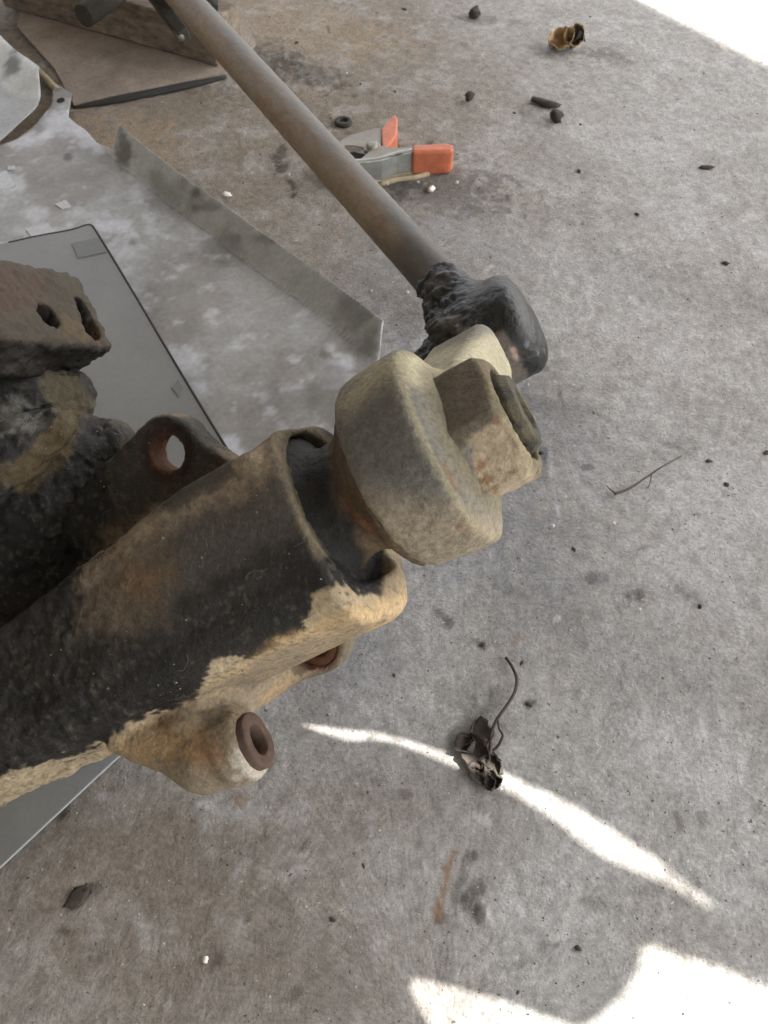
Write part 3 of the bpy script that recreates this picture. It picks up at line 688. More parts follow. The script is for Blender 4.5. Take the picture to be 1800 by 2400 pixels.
# ------------------------------------------------------------ drag link
J = P(1140, 800, .595)
R0 = P(1068, 705, .605); R1 = P(372, -68, .965); rodd = (R1-R0); rlen = np.linalg.norm(rodd); rodd /= rlen
link = thing('drag_link', (J[0], J[1], 0), 'long rusty steering rod with a black greasy ball joint at its near end', 'steering rod')
a_ = np.cross(rodd, [0, 0, 1]); a_ /= np.linalg.norm(a_); b_ = np.cross(a_, rodd)
NS, NR = 420, 40
tt = np.linspace(-.004, rlen+.25, NS); ang = np.linspace(0, 2*math.pi, NR, endpoint=False)
V = np.array([R0+rodd*t+(a_*math.cos(q)+b_*math.sin(q))*.0172 for t in tt for q in ang])
Fc = np.array([(i*NR+k, i*NR+(k+1) % NR, (i+1)*NR+(k+1) % NR, (i+1)*NR+k) for i in range(NS-1) for k in range(NR)])
ls = np.stack([np.repeat(tt, NR)*.4, np.tile(np.cos(ang), NS)*.0222, np.tile(np.sin(ang), NS)*.0222], 1)
nz = fbm(ls, 60, 61, 4); nf = fbm(ls, 300, 62, 3); side = np.tile(np.cos(ang), NS); upn = np.tile(np.sin(ang), NS)
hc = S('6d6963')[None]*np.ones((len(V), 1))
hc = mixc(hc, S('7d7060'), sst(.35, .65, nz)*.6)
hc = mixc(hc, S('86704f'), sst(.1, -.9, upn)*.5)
hc = mixc(hc, S('5c5a57'), sst(-.35, .35, side)*sst(-.5, .2, upn)*.75); hc = mixc(hc, S('8f7c5e'), sst(-.2, -.8, side)*.65)  # left side and underside: tan floor bounce put into the rod colour
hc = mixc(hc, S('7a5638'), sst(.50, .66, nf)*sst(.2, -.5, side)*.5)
hc = mixc(hc, S('75593f'), sst(.54, .68, nf)*sst(.35, .6, nz)*.3)
hc = mixc(hc, S('393430'), sst(.13, .03, np.repeat(tt, NR)+(nz-.5)*.10)*.8)
V = V+((V-(R0+np.repeat(tt, NR)[:, None]*rodd))/.0172)*((nz-.5)*.0008+(nf-.5)*.0007)[:, None]
m_rod = M('worn_rod_steel', attr=True, rough=.62, grough=.45, grain=.13, gscale=420, coarse=.10, cscale=50, bump=.35, bscale=360, bdist=.0008, spec=.5)
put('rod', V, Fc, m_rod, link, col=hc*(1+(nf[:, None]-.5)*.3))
# joint, modelled in the gear axes round J
OJ = J; rl = rodd@E; R0l = (R0-J)@E
def f_joint(X, Y, Z):
    d = cyl(Y, Z, X, .0385, -.030, .038, .010)
    d = smax(d, (np.sqrt(Y*Y+Z*Z)-.0370)*.6+(X-.031)*.8, .006)
    d = smin(d, cyl(Y, Z, X, .020, -.052, -.02, .006), .010)
    d = smin(d, rc(X, Y, Z, R0l*.55, R0l+rl*.018, .026, .0178), .010)
    return d
V, Fc = surf(f_joint, (-.065, -.06, -.06), (.052, .085, .06), .0014)
nz = fbm(V, 60, 71, 4); nf = fbm(V, 220, 72, 3)
lumpy = sst(.012, -.018, V[:, 0])
nl = fbm(V, 105, 73, 3)
Wd = OJ+V@E.T; Nn = normals(Wd, Fc); vx, vy = topix(Wd); wx, wy = vx+(nz-.5)*40, vy+(nf-.5)*40
hc = S('18191a')[None]*np.ones((len(V), 1))
hc = mixc(hc, S('3f3a33'), lumpy*sst(.42, .6, nz)*.9)
region([(1120, 785), (1180, 778), (1215, 820), (1238, 880), (1225, 915), (1170, 930), (1120, 840)], S('6c635c'), .85, 9, .6)
region([(1195, 812), (1210, 815), (1217, 845), (1205, 840)], S('b39c8c'), .9, 3, .3)
hc = mixc(hc, S('8e9aa0'), sst(.63, .70, nf)*sst(30, 10, np.abs(vy-800-(vx-1180)*.35))*.45)
Wd = Wd+Nn*((nz-.5)*(.003+.008*lumpy)+(np.abs(nl-.5)*2)*.008*lumpy+(nf-.5)*(.0012+.0030*lumpy))[:, None]
m_grease = M('black_grease', attr=True, rough=.75, grough=.38, grain=.25, gscale=400, bump=.6, bscale=260, bdist=.0016, spec=.5)
put('ball_joint', Wd, Fc, m_grease, link, col=np.clip(hc, 0, 1))

# ------------------------------------------------------------ things in the far left corner
BH = .052
A = PZ(52, 38); B = PZ(512, 168); C_ = PZ(590, 118)
xd = (B-A)[:2]/np.linalg.norm((B-A)[:2]); yd = np.array([-xd[1], xd[0]]); dep = .062
A2 = A[:2]-xd*.03
blk = [tuple(A2), tuple(B[:2]), tuple(B[:2]+yd*dep), tuple(A2+yd*dep)]
bd = [(172, 243), (260, 224), (360, 204), (450, 186), (528, 170), (600, 100), (560, 20), (300, -60), (60, -20), (40, 60), (128, 160)]
V, Fc = prism(pxpoly(bd, .006), .0030, .0056)
m_board = M('thin_brown_board', S('8a7f74'), rough=.9, grain=.22, gscale=300, coarse=.28, cscale=22, bump=.6, bscale=300)
tag(put('flat_board', V, Fc, m_board, smooth=False), 'thin flat brown board under the wood block, black strip along its front edge', 'board')
V, Fc = prism(blk, .0060, BH+.006)
tag(put('wood_block', V, Fc, m_wood, smooth=False, bevel=.003), 'weathered lumber block lying on the floor under the far end of the steering rod', 'wood block')
# black fitting at the far end of the rod
fit = thing('rod_clamp', (R1[0], R1[1], BH), 'dark steel clamp gripping the far end of the steering rod above the wood block', 'clamp bracket')
tr = rlen
def rodpt(t): return R0+rodd*t
col_pts = [rodpt(rlen-.075), rodpt(rlen+.04)]
m_brk = M('dark_bracket', S('38352f'), rough=.85, grain=.3, gscale=200, bump=.4, bscale=150)
V, Fc = tube([rodpt(rlen-.052), rodpt(rlen-.049), rodpt(rlen+.03)], [.021, .025, .025], 28); put('clamp_ring', V, Fc, m_brk, fit)
ctr = rodpt(rlen-.03)
def slabbox(c0, ax1, ax2, ax3, h):
    c0 = np.asarray(c0); V = [c0+ax1*a*h[0]+ax2*b*h[1]+ax3*c*h[2] for a in (-1, 1) for b in (-1, 1) for c in (-1, 1)]
    return np.array(V), [(0, 1, 3, 2), (4, 6, 7, 5), (0, 4, 5, 1), (2, 3, 7, 6), (0, 2, 6, 4), (1, 5, 7, 3)]
pA, pB = P(345, -30, .99), P(440, 95, .99)
d1 = (pB-pA)/np.linalg.norm(pB-pA); d3 = np.cross(d1, FW); d3 /= np.linalg.norm(d3); d2 = np.cross(d3, d1)
V, Fc = slabbox((pA+pB)/2, d1, d2, d3, (.036, .012, .007)); put('clamp_strap', V, Fc, m_brk, fit, smooth=False, bevel=.002)
V, Fc = tube([P(492, -30, .97), P(492, 18, .97)], .010, 14); put('clamp_bolt', V, Fc, m_brk, fit)
V, Fc = tube([P(360, -20, .985), P(395, 25, .985), P(425, 92, .985)], .0045, 10)
put('bolt_shank', V, Fc, M('worn_bolt', S('7a7468'), rough=.6, metal=.3), fit)
pA, pB = PZ(196, 38, BH+.0145), PZ(330, -60, BH+.0145)
V, Fc = tube([pA, pB], .0135, 28)
tag(put('short_bar', V, Fc, m_brk, bevel=.001), 'dark round bar end lying across the wood block', 'steel bar')
# black strip put in for the shadow under the board edge
sp = smoothpath([PZ(170, 248, .003), PZ(260, 232, .004), PZ(360, 212, .004), PZ(450, 194, .004), PZ(530, 178, .003)], 8)
n = len(sp); V = []; Fc = []
for i, p in enumerate(sp):
    t = sp[min(i+1, n-1)]-sp[max(i-1, 0)]; t = t/np.linalg.norm(t); sd = np.array([-t[1], t[0], 0]); ww = .0010+.0066*math.sin(math.pi*min(1, (i+1)/n*.9+.05))**.7
    for a, b in ((-1, .0008), (1, .0008), (.6, 1.), (-.6, 1.)): V.append((*(p+sd*ww*a)[:2], p[2]*b+.0005 if b > .5 else .001))
for i in range(n-1):
    for k in range(4): Fc.append((i*4+k, i*4+(k+1) % 4, (i+1)*4+(k+1) % 4, (i+1)*4+k))
Fc += [(3, 2, 1, 0), tuple((n-1)*4+k for k in range(4))]
tag(put('shadow_strip', V, Fc, m_black), 'tapering black strip put in for the shadow under the front edge of the brown board', 'shadow strip')

# ------------------------------------------------------------ sheet metal panels at the left
def gridfill(outline, hfun, step=.005, name='', mat=None, parent=None, thick=.0015, colf=None, smooth=True):
    """plate with a free outline (world xy), height field hfun(x,y), true thickness"""
    us = np.array(outline); lo = us.min(0); hi = us.max(0)
    tri_in = tessellate_polygon([[Vector((x, y, 0)) for x, y in outline]])
    bm = bmesh.new(); vs = [bm.verts.new((x, y, 0)) for x, y in outline]
    for t in tri_in:
        try: bm.faces.new([vs[i] for i in t])
        except ValueError: pass
    for ax_, l, h in ((0, lo[0], hi[0]), (1, lo[1], hi[1])):
        v = l+step
        while v < h:
            co = [0, 0, 0]; no = [0, 0, 0]; co[ax_] = v; no[ax_] = 1
            bmesh.ops.bisect_plane(bm, geom=bm.verts[:]+bm.edges[:]+bm.faces[:], dist=1e-6, plane_co=co, plane_no=no); v += step
    V = np.array([v.co[:] for v in bm.verts]); bm.verts.index_update()
    Fc = [[v.index for v in f.verts] for f in bm.faces]
    def up(f):
        q = V[f]; x, y = q[:, 0], q[:, 1]
        return f if (x*np.roll(y, -1)-np.roll(x, -1)*y).sum() > 0 else f[::-1]
    Fc = [up(f) for f in Fc]
    bm.free()
    V[:, 2] = hfun(V[:, 0], V[:, 1])
    o = put(name, V, Fc, mat, parent, smooth=smooth, col=colf(V) if colf else None, solid=thick)
    return o
# mottled panel
mz = .012
flo = [(278, 296), (340, 345), (450, 432), (520, 480), (600, 540), (680, 595), (750, 645), (830, 705), (898, 756)]
outl = [(-60, 345), (0, 338), (40, 325), (85, 285), (108, 255), (119, 235), (120, 212), (125, 190), (142, 196), (166, 212), (158, 270), (175, 285), (200, 302), (225, 330), (250, 345), (268, 358), (275, 345), (278, 296)] + flo[1:] + \
       [(897, 790), (888, 840), (880, 880), (790, 1010), (700, 1150), (450, 1300), (200, 1300), (-60, 1100)]
lz = .030; li0 = outl.index((275, 345)); li1 = outl.index((897, 790))
outw = [tuple(PZ(x, y, lz if li0 < i < li1 else mz)[:2]) for i, (x, y) in enumerate(outl)]
flw = np.array([PZ(x, y, lz)[:2] for x, y in flo])
def dist_line(x, y, pts):
    d = np.full(np.shape(x), 9.)
    for (x0, y0), (x1, y1) in zip(pts[:-1], pts[1:]):
        ex, ey = x1-x0, y1-y0; t = np.clip(((x-x0)*ex+(y-y0)*ey)/(ex*ex+ey*ey), 0, 1)
        d = np.minimum(d, np.hypot(x-x0-t*ex, y-y0-t*ey))
    return d
def h_m(x, y):
    p = np.stack([x, y, x*0], 1); d = dist_line(x, y, flw)
    return mz-.002+(fbm(p, 12, 81, 3)-.5)*.005+.022*np.clip((.024-d)/.024, 0, 1)
def c_m(V):
    x, y = topix(V); p = V.copy(); a = fbm(p, 14, 82, 4); b = fbm(p, 60, 83, 4); d = dist_line(V[:, 0], V[:, 1], flw)
    cc = S('969796')[None]*np.ones((len(V), 1))
    cc = mixc(cc, S('7d7975'), sst(.42, .6, a)*.7); cc = mixc(cc, S('b9bcc2'), sst(.56, .72, b)*.6)
    cc = mixc(cc, S('a7a9a5'), sst(.0265, .024, d)*.9); cc = mixc(cc, S('5e5c58'), sst(.0015, .0, np.abs(d-.0262))*.45)
    # white-ish smudges, dark dirt, and shade near the arm head put into the colour
    for (X, Y, rx, ry, k) in ((160, 290, 70, 40, .8), (60, 330, 60, 22, .6), (215, 330, 40, 25, .6), (20, 430, 40, 30, .6), (100, 545, 60, 16, .5), (260, 530, 50, 26, .8), (290, 580, 40, 40, .4), (410, 840, 70, 40, .5), (330, 450, 30, 25, .5), (80, 500, 30, 20, .5), (540, 1060, 30, 40, .7), (800, 870, 60, 40, .4)):
        r = np.hypot((x-X)/rx, (y-Y)/ry)+(b-.5)*2.2; cc = mixc(cc, S('c3c6ce'), sst(1.2, .5, r)*k)
    for (X, Y, rx, ry, k) in ((290, 350, 22, 50, .8), (455, 455, 26, 22, .8), (500, 485, 60, 14, .5), (640, 560, 70, 12, .4), (400, 470, 90, 60, .4), (510, 580, 60, 50, .4), (840, 740, 50, 50, .45), (770, 830, 20, 14, .7), (160, 368, 10, 8, .8), (310, 570, 12, 10, .6), (870, 850, 60, 60, .5), (780, 930, 70, 90, .45)):
        r = np.hypot((x-X)/rx, (y-Y)/ry)+(b-.5)*2.4; cc = mixc(cc, S('4e4b44'), sst(1.2, .4, r)*k)
    return cc*(1+(fbm(p, 220, 84, 2)[:, None]-.5)*.25)
msheet = thing('mottled_sheet_panel', PZ(400, 700), 'stained light grey sheet metal panel with a bent lip and a drilled corner tab', 'sheet metal panel')
gridfill(outw, h_m, .0034, 'sheet', m_sheet, msheet, .0016, c_m)
hp = PZ(139, 226, mz+.002)
V, Fc = prism([(hp[0]+.0050*math.cos(a), hp[1]+.0062*math.sin(a)) for a in np.linspace(0, 2*math.pi, 16, endpoint=False)], mz-.003, mz+.0035)
hpz = h_m(np.array([hp[0]]), np.array([hp[1]]))[0]
V = [(x, y, hpz+.0003 if z > mz else hpz-.002) for x, y, z in V]
put('bolt_hole', V, Fc, m_dark, msheet, smooth=False)
for pts in ([(-5, 405), (14, 398), (36, 432), (-5, 444)], [(18, 388), (34, 388), (34, 396), (18, 397)], [(128, 478), (154, 468), (168, 484), (146, 490)], [(60, 536), (112, 522), (126, 545), (78, 562)]):
    q = [tuple(PZ(x, y, mz)[:2]) for x, y in pts]; zz = max(h_m(np.array([a for a, _ in q]), np.array([b for _, b in q])))
    V, Fc = prism(q, zz-.001, zz+.0008); put('tape_piece', V, Fc, m_tape, msheet, smooth=False)

# curved light panel in the corner
cl = [(-80, 60), (0, 84), (30, 112), (60, 135), (92, 160), (86, 200), (78, 222), (66, 234), (30, 262), (0, 288), (-80, 350)]
cz = .030
clw = [tuple(PZ(x, y, cz)[:2]) for x, y in cl]
e_ = np.array([PZ(x, y, cz)[:2] for x, y in ((0, 84), (92, 160))])
def h_c(x, y):
    d = dist_line(x, y, e_); return cz-.012+.016*sst(.05, .0, d)+.004*np.sin(x*30)
def c_c(V):
    x, y = topix(V); b = fbm(V, 50, 91, 4); d = dist_line(V[:, 0], V[:, 1], e_)
    cc = mixc(S('9b9d9e')[None]*np.ones((len(V), 1)), S('c6cac9'), sst(.050, .04, d)*.9)
    r = np.hypot((x-28)/22, (y-150)/34)+(b-.5)*2.6; cc = mixc(cc, S('3f4240'), sst(1.2, .5, r)*.8)
    return cc
tag(gridfill(clw, h_c, .006, 'curved_sheet_panel', m_sheet, None, .002, c_c), 'pale curved sheet metal panel with a dark smudge, cut by the left picture edge', 'sheet metal panel')
V, Fc = tube([PZ(60, 140, .008), PZ(95, 172, .008), PZ(135, 212, .006)], .0045, 10)
tag(put('thin_strip', V, Fc, m_straw), 'thin brown stick bridging the gap between the curved panel and the drilled tab', 'stick')

# smooth dark panel lying on top
sz = .0275
sm_px = [(-120, 605), (0, 572), (90, 552), (165, 538), (200, 527), (213, 527), (226, 543), (300, 665), (420, 868), (555, 1090), (735, 1388), (700, 1420), (270, 1778), (140, 1898), (0, 2028), (-160, 2176)]
smw = [tuple(PZ(x, y, sz)[:2]) for x, y in sm_px]
def h_s(x, y): return sz+.0015*np.sin(x*9+1)*np.cos(y*7)+0*x
sp_ = thing('smooth_sheet_panel', PZ(300, 1100), 'smooth dark grey sheet lying beneath the gearbox with one corner showing above it', 'sheet metal panel')
gridfill(smw, h_s, .008, 'sheet', m_panel, sp_, .0022, smooth=False)
for pts in ([(168, 572), (232, 558), (250, 592), (184, 606)], [(404, 912), (418, 892), (432, 916), (420, 934)]):
    q = [tuple(PZ(x, y, sz)[:2]) for x, y in pts]; zz = max(h_s(np.array([a for a, _ in q]), np.array([b for _, b in q])))
    V, Fc = prism(q, zz-.0005, zz+.0009); put('tape_piece', V, Fc, m_ptape, sp_, smooth=False)
# dark line puts shadow along two sides, pale line a lit edge on the third
def edging(pts, r, mat, name, dz=0):
    p = [PZ(x, y, sz) for x, y in pts]; p = [np.array([q[0], q[1], h_s(np.array([q[0]]), np.array([q[1]]))[0]+dz]) for q in p]
    V, Fc = tube(smoothpath(p, 5), r, 8); put(name, V, Fc, mat, sp_)
edging([(20, 568), (90, 552), (165, 538), (200, 527), (213, 527), (226, 543), (300, 665), (420, 868), (555, 1090), (700, 1330)], .0013, m_black, 'shadow_edge', -.0006)
edging([(-100, 2119), (0, 2028), (140, 1898), (270, 1778), (400, 1665)], .0009, m_panel_edge, 'lit_edge', -.0008)

# ------------------------------------------------------------ spring clamp
cz1 = .029
cl_ = thing('spring_clamp', PZ(900, 380), 'steel spring clamp with two orange vinyl grips lying on the floor behind the rod', 'spring clamp')
def pl(pts, z0, z1, name, mat, bev=.0012, z=None, parent=cl_):
    V, Fc = prism(pxpoly(pts, z1 if z is None else z), z0, z1); return put(name, V, Fc, mat, parent, smooth=False, bevel=bev)
# lower arm: channel lying on its side (top plate, back wall, bottom plate) 
armB = [(764, 374), (775, 366), (800, 370), (845, 372), (868, 352), (880, 338), (908, 344), (935, 346), (968, 342), (968, 353), (930, 360), (895, 372), (860, 377), (790, 382)]
pl(armB, cz1-.0015, cz1, 'side_plate', m_clampbody)
pl(armB, .002, .0035, 'side_plate', m_clampbody, z=cz1)
backw = [(764, 376), (790, 381), (860, 376.5), (895, 371.5), (930, 359.5), (968, 352.5), (968, 354.5), (930, 361.5), (895, 373.5), (860, 379), (790, 384), (764, 380)]
pl(backw, .002, cz1-.0005, 'channel_back', m_zinc, .0008, z=cz1)
bb = [PZ(x, y-1.2, cz1) for x, y in ((764, 376), (790, 381), (860, 376.5), (895, 371.5), (930, 359.5), (967, 352.5))]
V, Fc = tube(smoothpath([p+np.array((0, .0022, -.0040)) for p in bb], 4), .0042, 14); put('rolled_edge', V, Fc, m_zinc, cl_)
pl([(966, 339.5), (1046, 335.5), (1060, 338), (1064, 345), (1060, 353), (1046, 354.5), (966, 356.5)], -.0+.001, cz1+.0015, 'grip', m_orange, .003, z=cz1+.001)
# upper arm
armA = [(786, 356), (790, 342), (800, 328), (822, 316), (850, 308), (880, 300), (893, 300), (895, 318), (893, 345), (884, 352), (872, 352), (862, 352), (852, 346), (830, 341), (808, 341), (797, 352)]
pl(armA, cz1-.0035, cz1-.002, 'side_plate', m_clampbody)
pl(armA, .0045, .006, 'side_plate', m_clampbody, z=cz1)
pl([(886, 299), (893, 299), (893, 346), (889, 346)], .005, cz1-.004, 'channel_back', m_dark, .0005, z=cz1)
gA = [(893, 302), (906, 286), (921, 270), (928, 269), (932, 276), (932, 300), (928, 318), (915, 336), (904, 346), (896, 346)]
pl(gA, .003, cz1, 'grip', m_orange, .003)
pl([(797, 347), (830, 342), (852, 347), (866, 356), (862, 371), (800, 369)], .006, .022, 'gap_shade', m_dark, .0005, z=cz1)  # dark piece put in for the shade of the jaw gap
pv = PZ(872, 342, cz1)
V, Fc = tube([(pv[0], pv[1], .001), (pv[0], pv[1], cz1+.002), (pv[0], pv[1], cz1+.0026)], [.0065, .0065, .004], 20); put('pivot_rivet', V, Fc, m_clampbody, cl_)
sp2 = []
for i in range(60):
    a = i*.55; sp2.append((pv[0]+.0085*math.cos(a), pv[1]+.0085*math.sin(a), .007+.022*i/60))
V, Fc = tube(sp2, .0012, 6); put('coil_spring', V, Fc, m_zinc, cl_)
pj = PZ(775, 372, cz1); V, Fc = prism([(pj[0]-.010, pj[1]-.004), (pj[0]+.004, pj[1]-.004), (pj[0]+.004, pj[1]+.008), (pj[0]-.010, pj[1]+.008)], .003, cz1+.001)
put('jaw_pad', V, Fc, m_orange, cl_, smooth=False, bevel=.002)
# straw scrap under it
for k, pts in enumerate(([(870, 430), (900, 420), (940, 408), (985, 404)], [(890, 432), (930, 421), (975, 415), (1005, 406)], [(905, 414), (930, 407), (960, 405)])):
    V, Fc = tube(smoothpath([PZ(x, y, .002) for x, y in pts], 4), [.0030]*1+[.0032]*((len(pts)-1)*4), 6)
    tag(put('straw_scrap', V, Fc, m_straw), ('longest straw splinter beneath the spring clamp, nearest the rod', 'middle straw splinter beneath the spring clamp, reaching towards the orange grip', 'short thin straw splinter tight against the clamp arm')[k], 'splinter', 'dry splinters beside the spring clamp')

# ------------------------------------------------------------ small things on the floor
def lump(name, px, py, r, mat, label, cat, group=None, squash=.6, seed=0, el=1., ang=0.):
    bm = bmesh.new(); bmesh.ops.create_icosphere(bm, subdivisions=2, radius=1)
    V = np.array([v.co[:] for v in bm.verts]); Fc = np.array([[v.index for v in f.verts] for f in bm.faces]); bm.free()
    k = .45+.9*vnoise(V+seed*3.1, 1.6, seed)+.75*(vnoise(V, 3.3, seed)-.5); V = V*k[:, None]; V[:, 0] *= el; V[:, 2] *= squash
    ca, sa = math.cos(R(ang)), math.sin(R(ang)); V = np.stack([V[:, 0]*ca-V[:, 1]*sa, V[:, 0]*sa+V[:, 1]*ca, V[:, 2]], 1)*r
    V[:, 2] -= V[:, 2].min()+.0006; V += PZ(px, py); return tag(put(name, V, Fc, mat, smooth=True), label, cat, group)
crumbs = [(948, 22, 2.6, 'crumb at the top edge left of the brown clod'), (696, 101, 2.8, 'crumb on bare floor right of the wood block'), (845, 197, 2.0, 'crumb above the washer, right of the rod'),
          (926, 215, 2.0, 'small crumb above the upright orange grip'), (1205, 265, 2., 'small crumb just left of the black clod pair'), (1360, 292, 2., 'small crumb just right of the black clod pair'), (1383, 40, 1.8, 'speck beyond the tan leaf, nearest the sunlit corner'),
          (1357, 402, 3., 'crumb right of the lower orange grip'), (1493, 503, 2.6, 'crumb below the black seed pod'), (1700, 618, 3.6, 'crumb near the right picture edge, far below the seed pod'), (1660, 1081, 3.4, 'crumb just right of the twig tip'),
          (1703, 1136, 3.4, 'crumb right of the twig, beside a clear bead'), (1640, 1422, 3.2, 'crumb right of the black cracked stains'), (1345, 1289, 3., 'crumb below the two beads right of the nut'), (1240, 1651, 3.0, 'crumb right of the dark leaf stem'),
          (1131, 1512, 3., 'crumb left of the tip of the dark leaf stem'), (1223, 1553, 2.4, 'crumb right of the tip of the dark leaf stem'), (852, 2029, 2.2, 'round crumb alone between the gearbox and the rusty streak'), (780, 2155, 2.4, 'crumb on the floor below the round lone crumb'),
          (1354, 2223, 2.6, 'crumb between the rusty streak and the large sun patch'), (1268, 1062, 3.2, 'crumb on the dark mark beside the hex nut'), (1795, 1062, 4., 'crumb cut by the right picture edge'), (923, 1583, 1.8, 'small crumb just above the tip of the sun strip')]
for i, (x, y, r_, lb) in enumerate(crumbs):
    lump('dirt_crumb', x, y, r_*.00058*(1+.5*(y < 700)), m_crumb, 'dark dirt '+lb, 'dirt crumb', 'dark dirt crumbs scattered on the floor', .5, i+3, 1.5, i*37)
lump('dirt_clod', 1277, 246, .0075, m_crumb, 'left, longer half of the black dirt pair right of the clamp', 'dirt clod', None, .5, 3, 2.4, -20)
lump('dirt_clod', 1305, 283, .0095, m_crumb, 'rounder black clod touching the end of the longer one', 'dirt clod', None, .7, 5, 1.1, 0)
lump('dirt_clod', 1113, 40, .0080, m_crumb, 'dark brown clod near the top edge, left of the tan leaf', 'dirt clod', None, .9, 8, 1.2, 0)
lump('dirt_clod', 1099, 238, .0062, m_crumb, 'small brown clod on the floor above the orange grips', 'dirt clod', None, .8, 9, 1.1, 0)
lump('seed_pod', 1655, 394, .0040, m_crumb, 'slim black seed pod lying alone at the right of the floor', 'seed pod', None, .5, 12, 2.6, -6)
lump('dirt_clod', 187, 2102, .0042, m_crumb, 'oblong dark clod on the floor at the lower left', 'dirt clod', None, .4, 14, 2.6, 42)
wh = [(1010, 447, .0058, 1.3), (915, 195, 0, 1), (814, 174, .002, 1)]
lump('plaster_chip', 1010, 447, .0042, m_white, 'white plaster chip on the dark patch below the spring clamp', 'plaster chip', None, .7, 21, 1.3, 30)
lump('plaster_chip', 530, 458, .0042, m_white, 'small white chip beside the bent lip of the mottled panel', 'plaster chip', None, .4, 22, 1.5, 0)
lump('plaster_chip', 480, 2249, .0018, m_white, 'tiny white chip beside the round pit at the lower left', 'plaster chip', None, .6, 23, 1.2, 0)
for k, (x, y, r_, lb) in enumerate([(1295, 1235, .0030, 'clear bead on the floor right of the arm head, nearest the gearbox'), (1437, 1229, .0027, 'yellowish clear bead in the middle of the floor right of the nut'), (1415, 1219, .0016, 'tiny bead just left of the yellowish clear bead'), (1741, 1148, .0020, 'clear bead near the right picture edge'),
                                    (1498, 1430, .0021, 'clear bead below the dark cracked stains'), (1071, 431, .0034, 'bead right of the white plaster chip'), (980, 430, .0028, 'bead under the end of the straw splinters'), (908, 434, .0030, 'bead below the straw splinters beside the rod'), (893, 448, .0022, 'smallest bead against the rod below the clamp'),
                                    (955, 688, .0028, 'bead on the floor close to the rod above the black joint'), (870, 684, .0022, 'bead on the floor left of the rod'), (1238, 904, .0020, 'bead just right of the black ball joint'), (813, 174, .0026, 'bead on bare floor right of the rod near the top'), (678, 411, .0022, 'bead among the dark spots left of the rod'), (700, 162, 0, '')]):
    if not r_: continue
    bm = bmesh.new(); bmesh.ops.create_icosphere(bm, subdivisions=2, radius=r_*.6); p = PZ(x, y)
    V = np.array([v.co[:] for v in bm.verts])*(1, 1, .8); Fc = np.array([[v.index for v in f.verts] for f in bm.faces]); bm.free()
    V = V*(1+.25*(vnoise(V, 900, k)-.5))[:, None]+p+np.array((0, 0, r_*.7)); tag(put('bead', V, Fc, m_glass), lb, 'bead')
# washer
wc = PZ(805, 290); n = 28; V = []; Fc = []
prof = [(.0050, .0), (.0104, .0), (.0112, .002), (.0102, .0045), (.0060, .005), (.0048, .003)]
for i in range(n):
    a = 2*math.pi*i/n
    for r_, z_ in prof: V.append((wc[0]+r_*math.cos(a), wc[1]+r_*math.sin(a), z_))
m_ = len(prof)
for i in range(n):
    for k in range(m_): Fc.append((i*m_+k, ((i+1) % n)*m_+k, ((i+1) % n)*m_+(k+1) % m_, i*m_+(k+1) % m_))
tag(put('steel_washer', V, Fc, m_brk), 'dark thick washer lying flat on the floor behind the rod', 'washer')

def leafmesh(c0, ax1, ax2, ln, wd, curl, seed, n=18, tw=0., up=.004, zmax=.03):
    V = []; Fc = []; ax3 = np.cross(ax1, ax2)
    for i in range(n+1):
        for j in range(n+1):
            u, v = i/n, j/n*2-1; wv = wd*(math.sin(math.pi*min(1, u*.96+.03))**.7)*(1+.10*math.sin(u*14+seed)+.07*math.sin(u*29+seed*2))
            h = curl*(v*v)*wd*2+math.sin(u*4+seed)*curl*.3*ln+(vnoise(np.array([[u*5, v*4, seed]]), 1, seed)[0]-.5)*ln*.35
            V.append(c0+ax1*(u-.5)*ln*(1-.25*curl)+ax2*v*wv+ax3*h+ax2*tw*(u-.5)**2*ln)
    for i in range(n):
        for j in range(n): Fc.append((i*(n+1)+j, (i+1)*(n+1)+j, (i+1)*(n+1)+j+1, i*(n+1)+j+1))
    V = np.array(V); zr = V[:, 2]-V[:, 2].min(); V[:, 2] = zr*min(1, zmax/max(zr.max(), 1e-6))+up; return V, np.array(Fc)
def unit(v): v = np.asarray(v, float); return v/np.linalg.norm(v)
# pale curled leaf, top right
lf = thing('tan_leaf', PZ(1330, 110), 'curled tan dry leaf near the top right of the floor', 'leaf')
b0 = PZ(1325, 112)
V, Fc = leafmesh(b0+np.array((-.007, 0, .0)), unit((.9, .1, .25)), unit((-.1, .8, .5)), .040, .018, .55, 3, up=.0); put('blade', V, Fc, m_leaftan, lf, solid=.0006)
V, Fc = leafmesh(b0+np.array((.012, .002, .0)), unit((.8, .3, .4)), unit((-.3, .8, .4)), .036, .015, .8, 9, up=.001); put('blade', V, Fc, m_leaftan, lf, solid=.0006)
V, Fc = leafmesh(b0+np.array((.014, -.004, .0)), unit((.9, -.2, .3)), unit((.2, .9, .2)), .026, .008, .8, 5, up=.001); tag(put('blade', V, Fc, m_leaf, lf, solid=.0006), 'dark brown rolled edge of the tan leaf')
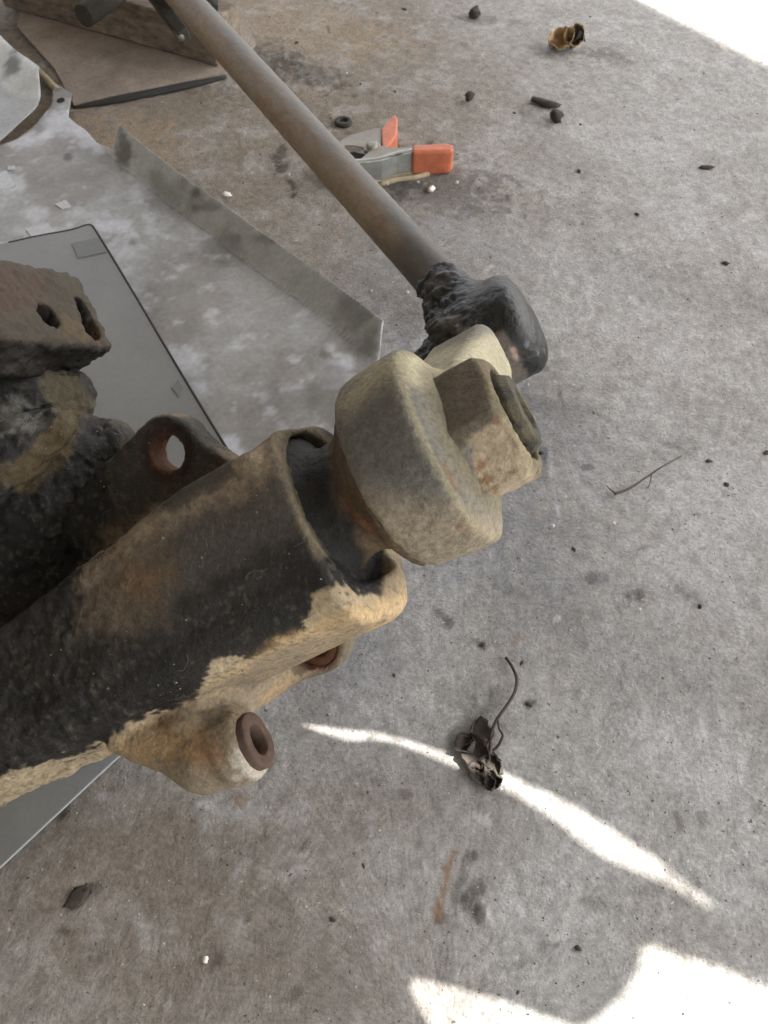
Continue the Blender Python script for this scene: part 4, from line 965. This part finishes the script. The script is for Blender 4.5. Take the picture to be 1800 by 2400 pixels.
# dark dry leaf with a long stem, lower right
dl = thing('dark_leaf', PZ(1145, 1790), 'crumpled black dry leaf with a long curved stem lying across the bright sun strip', 'leaf')
def st(pts, r0, r1, name='stem'):
    q = smoothpath([PZ(x, y, z*.7) for x, y, z in pts], 7); V, Fc = tube(q, list(np.linspace(r0, r1, len(q))), 8); put(name, V, Fc, m_stem, dl)
st([(1186, 1541, .003), (1200, 1562, .006), (1211, 1590, .010), (1207, 1620, .013), (1190, 1650, .014), (1172, 1675, .013), (1160, 1695, .011), (1150, 1725, .009), (1149, 1752, .007), (1145, 1785, .005)], .0012, .0011)
st([(1167, 1688, .012), (1170, 1708, .011), (1178, 1722, .010), (1174, 1736, .008), (1166, 1750, .006), (1155, 1760, .005)], .0007, .0011)
for k, (x, y, dx, dy, ln, wd, cu, up, mt) in enumerate([(1122, 1722, -.2, 1, .026, .0075, .9, .004, m_leaf), (1118, 1755, 1, -.25, .024, .010, .8, .002, m_leaf), (1104, 1745, .5, -1, .020, .0075, 1., .003, m_leaf),
                                                       (1134, 1780, .9, .3, .018, .008, .9, .001, m_leaf), (1168, 1788, .3, -1, .020, .0070, 1., .002, m_leaf), (1142, 1818, .3, -1, .020, .0080, .8, .001, m_leaf), (1163, 1822, -.2, -1, .018, .0070, .9, .001, m_leaf), (1152, 1836, .1, -1, .012, .004, .8, .001, m_leaf), (1128, 1795, .8, -.4, .016, .005, .7, .002, m_leaf)]):
    V, Fc = leafmesh(PZ(x, y, .004), unit((dx, dy, .25*(k % 3-1))), unit((-dy, dx, .35)), ln, wd, cu, k+2, 14, up=up*.5, zmax=.0062)
    put('blade', V, Fc, mt, dl, solid=.0004)
# twig
tw = thing('twig', PZ(1515, 1115), 'thin bent twig on the floor at the right, half way up', 'twig')
def tg(pts, r0, r1, name):
    q = smoothpath([PZ(x, y, z) for x, y, z in pts], 6); V, Fc = tube(q, list(np.linspace(r0, r1, len(q))), 8); put(name, V, Fc, m_twig, tw)
tg([(1440, 1158, .002), (1475, 1145, .004), (1510, 1122, .007), (1550, 1095, .010), (1598, 1068, .008)], .0013, .0006, 'stem')
tg([(1443, 1157, .002), (1432, 1148, .003), (1422, 1139, .004)], .0008, .0004, 'branch')
tg([(1527, 1112, .008), (1524, 1130, .004), (1518, 1145, .001)], .0005, .0003, 'branch')
# fine grit all over: one mass
ng = 900; V = []; Fc = []
for i in range(ng):
    x = random.uniform(-60, 1860); y = random.uniform(-40, 2440); p = PZ(x, y); s_ = random.uniform(.0002, .0007)*(1.5 if y < 800 else 1)
    b0 = len(V); rr_ = random.uniform(0, 6.28)
    for k in range(4): a = rr_+k*1.57; V.append((p[0]+s_*math.cos(a)*random.uniform(.6, 1.3), p[1]+s_*math.sin(a), .0001))
    V.append((p[0], p[1], s_*.9+.0004))
    Fc += [(b0+k, b0+(k+1) % 4, b0+4) for k in range(4)]
tag(put('fine_grit', V, Fc, m_crumb, base=(0, 0, 0), smooth=False), 'fine dark grit sprinkled over the concrete', None, None, 'stuff')
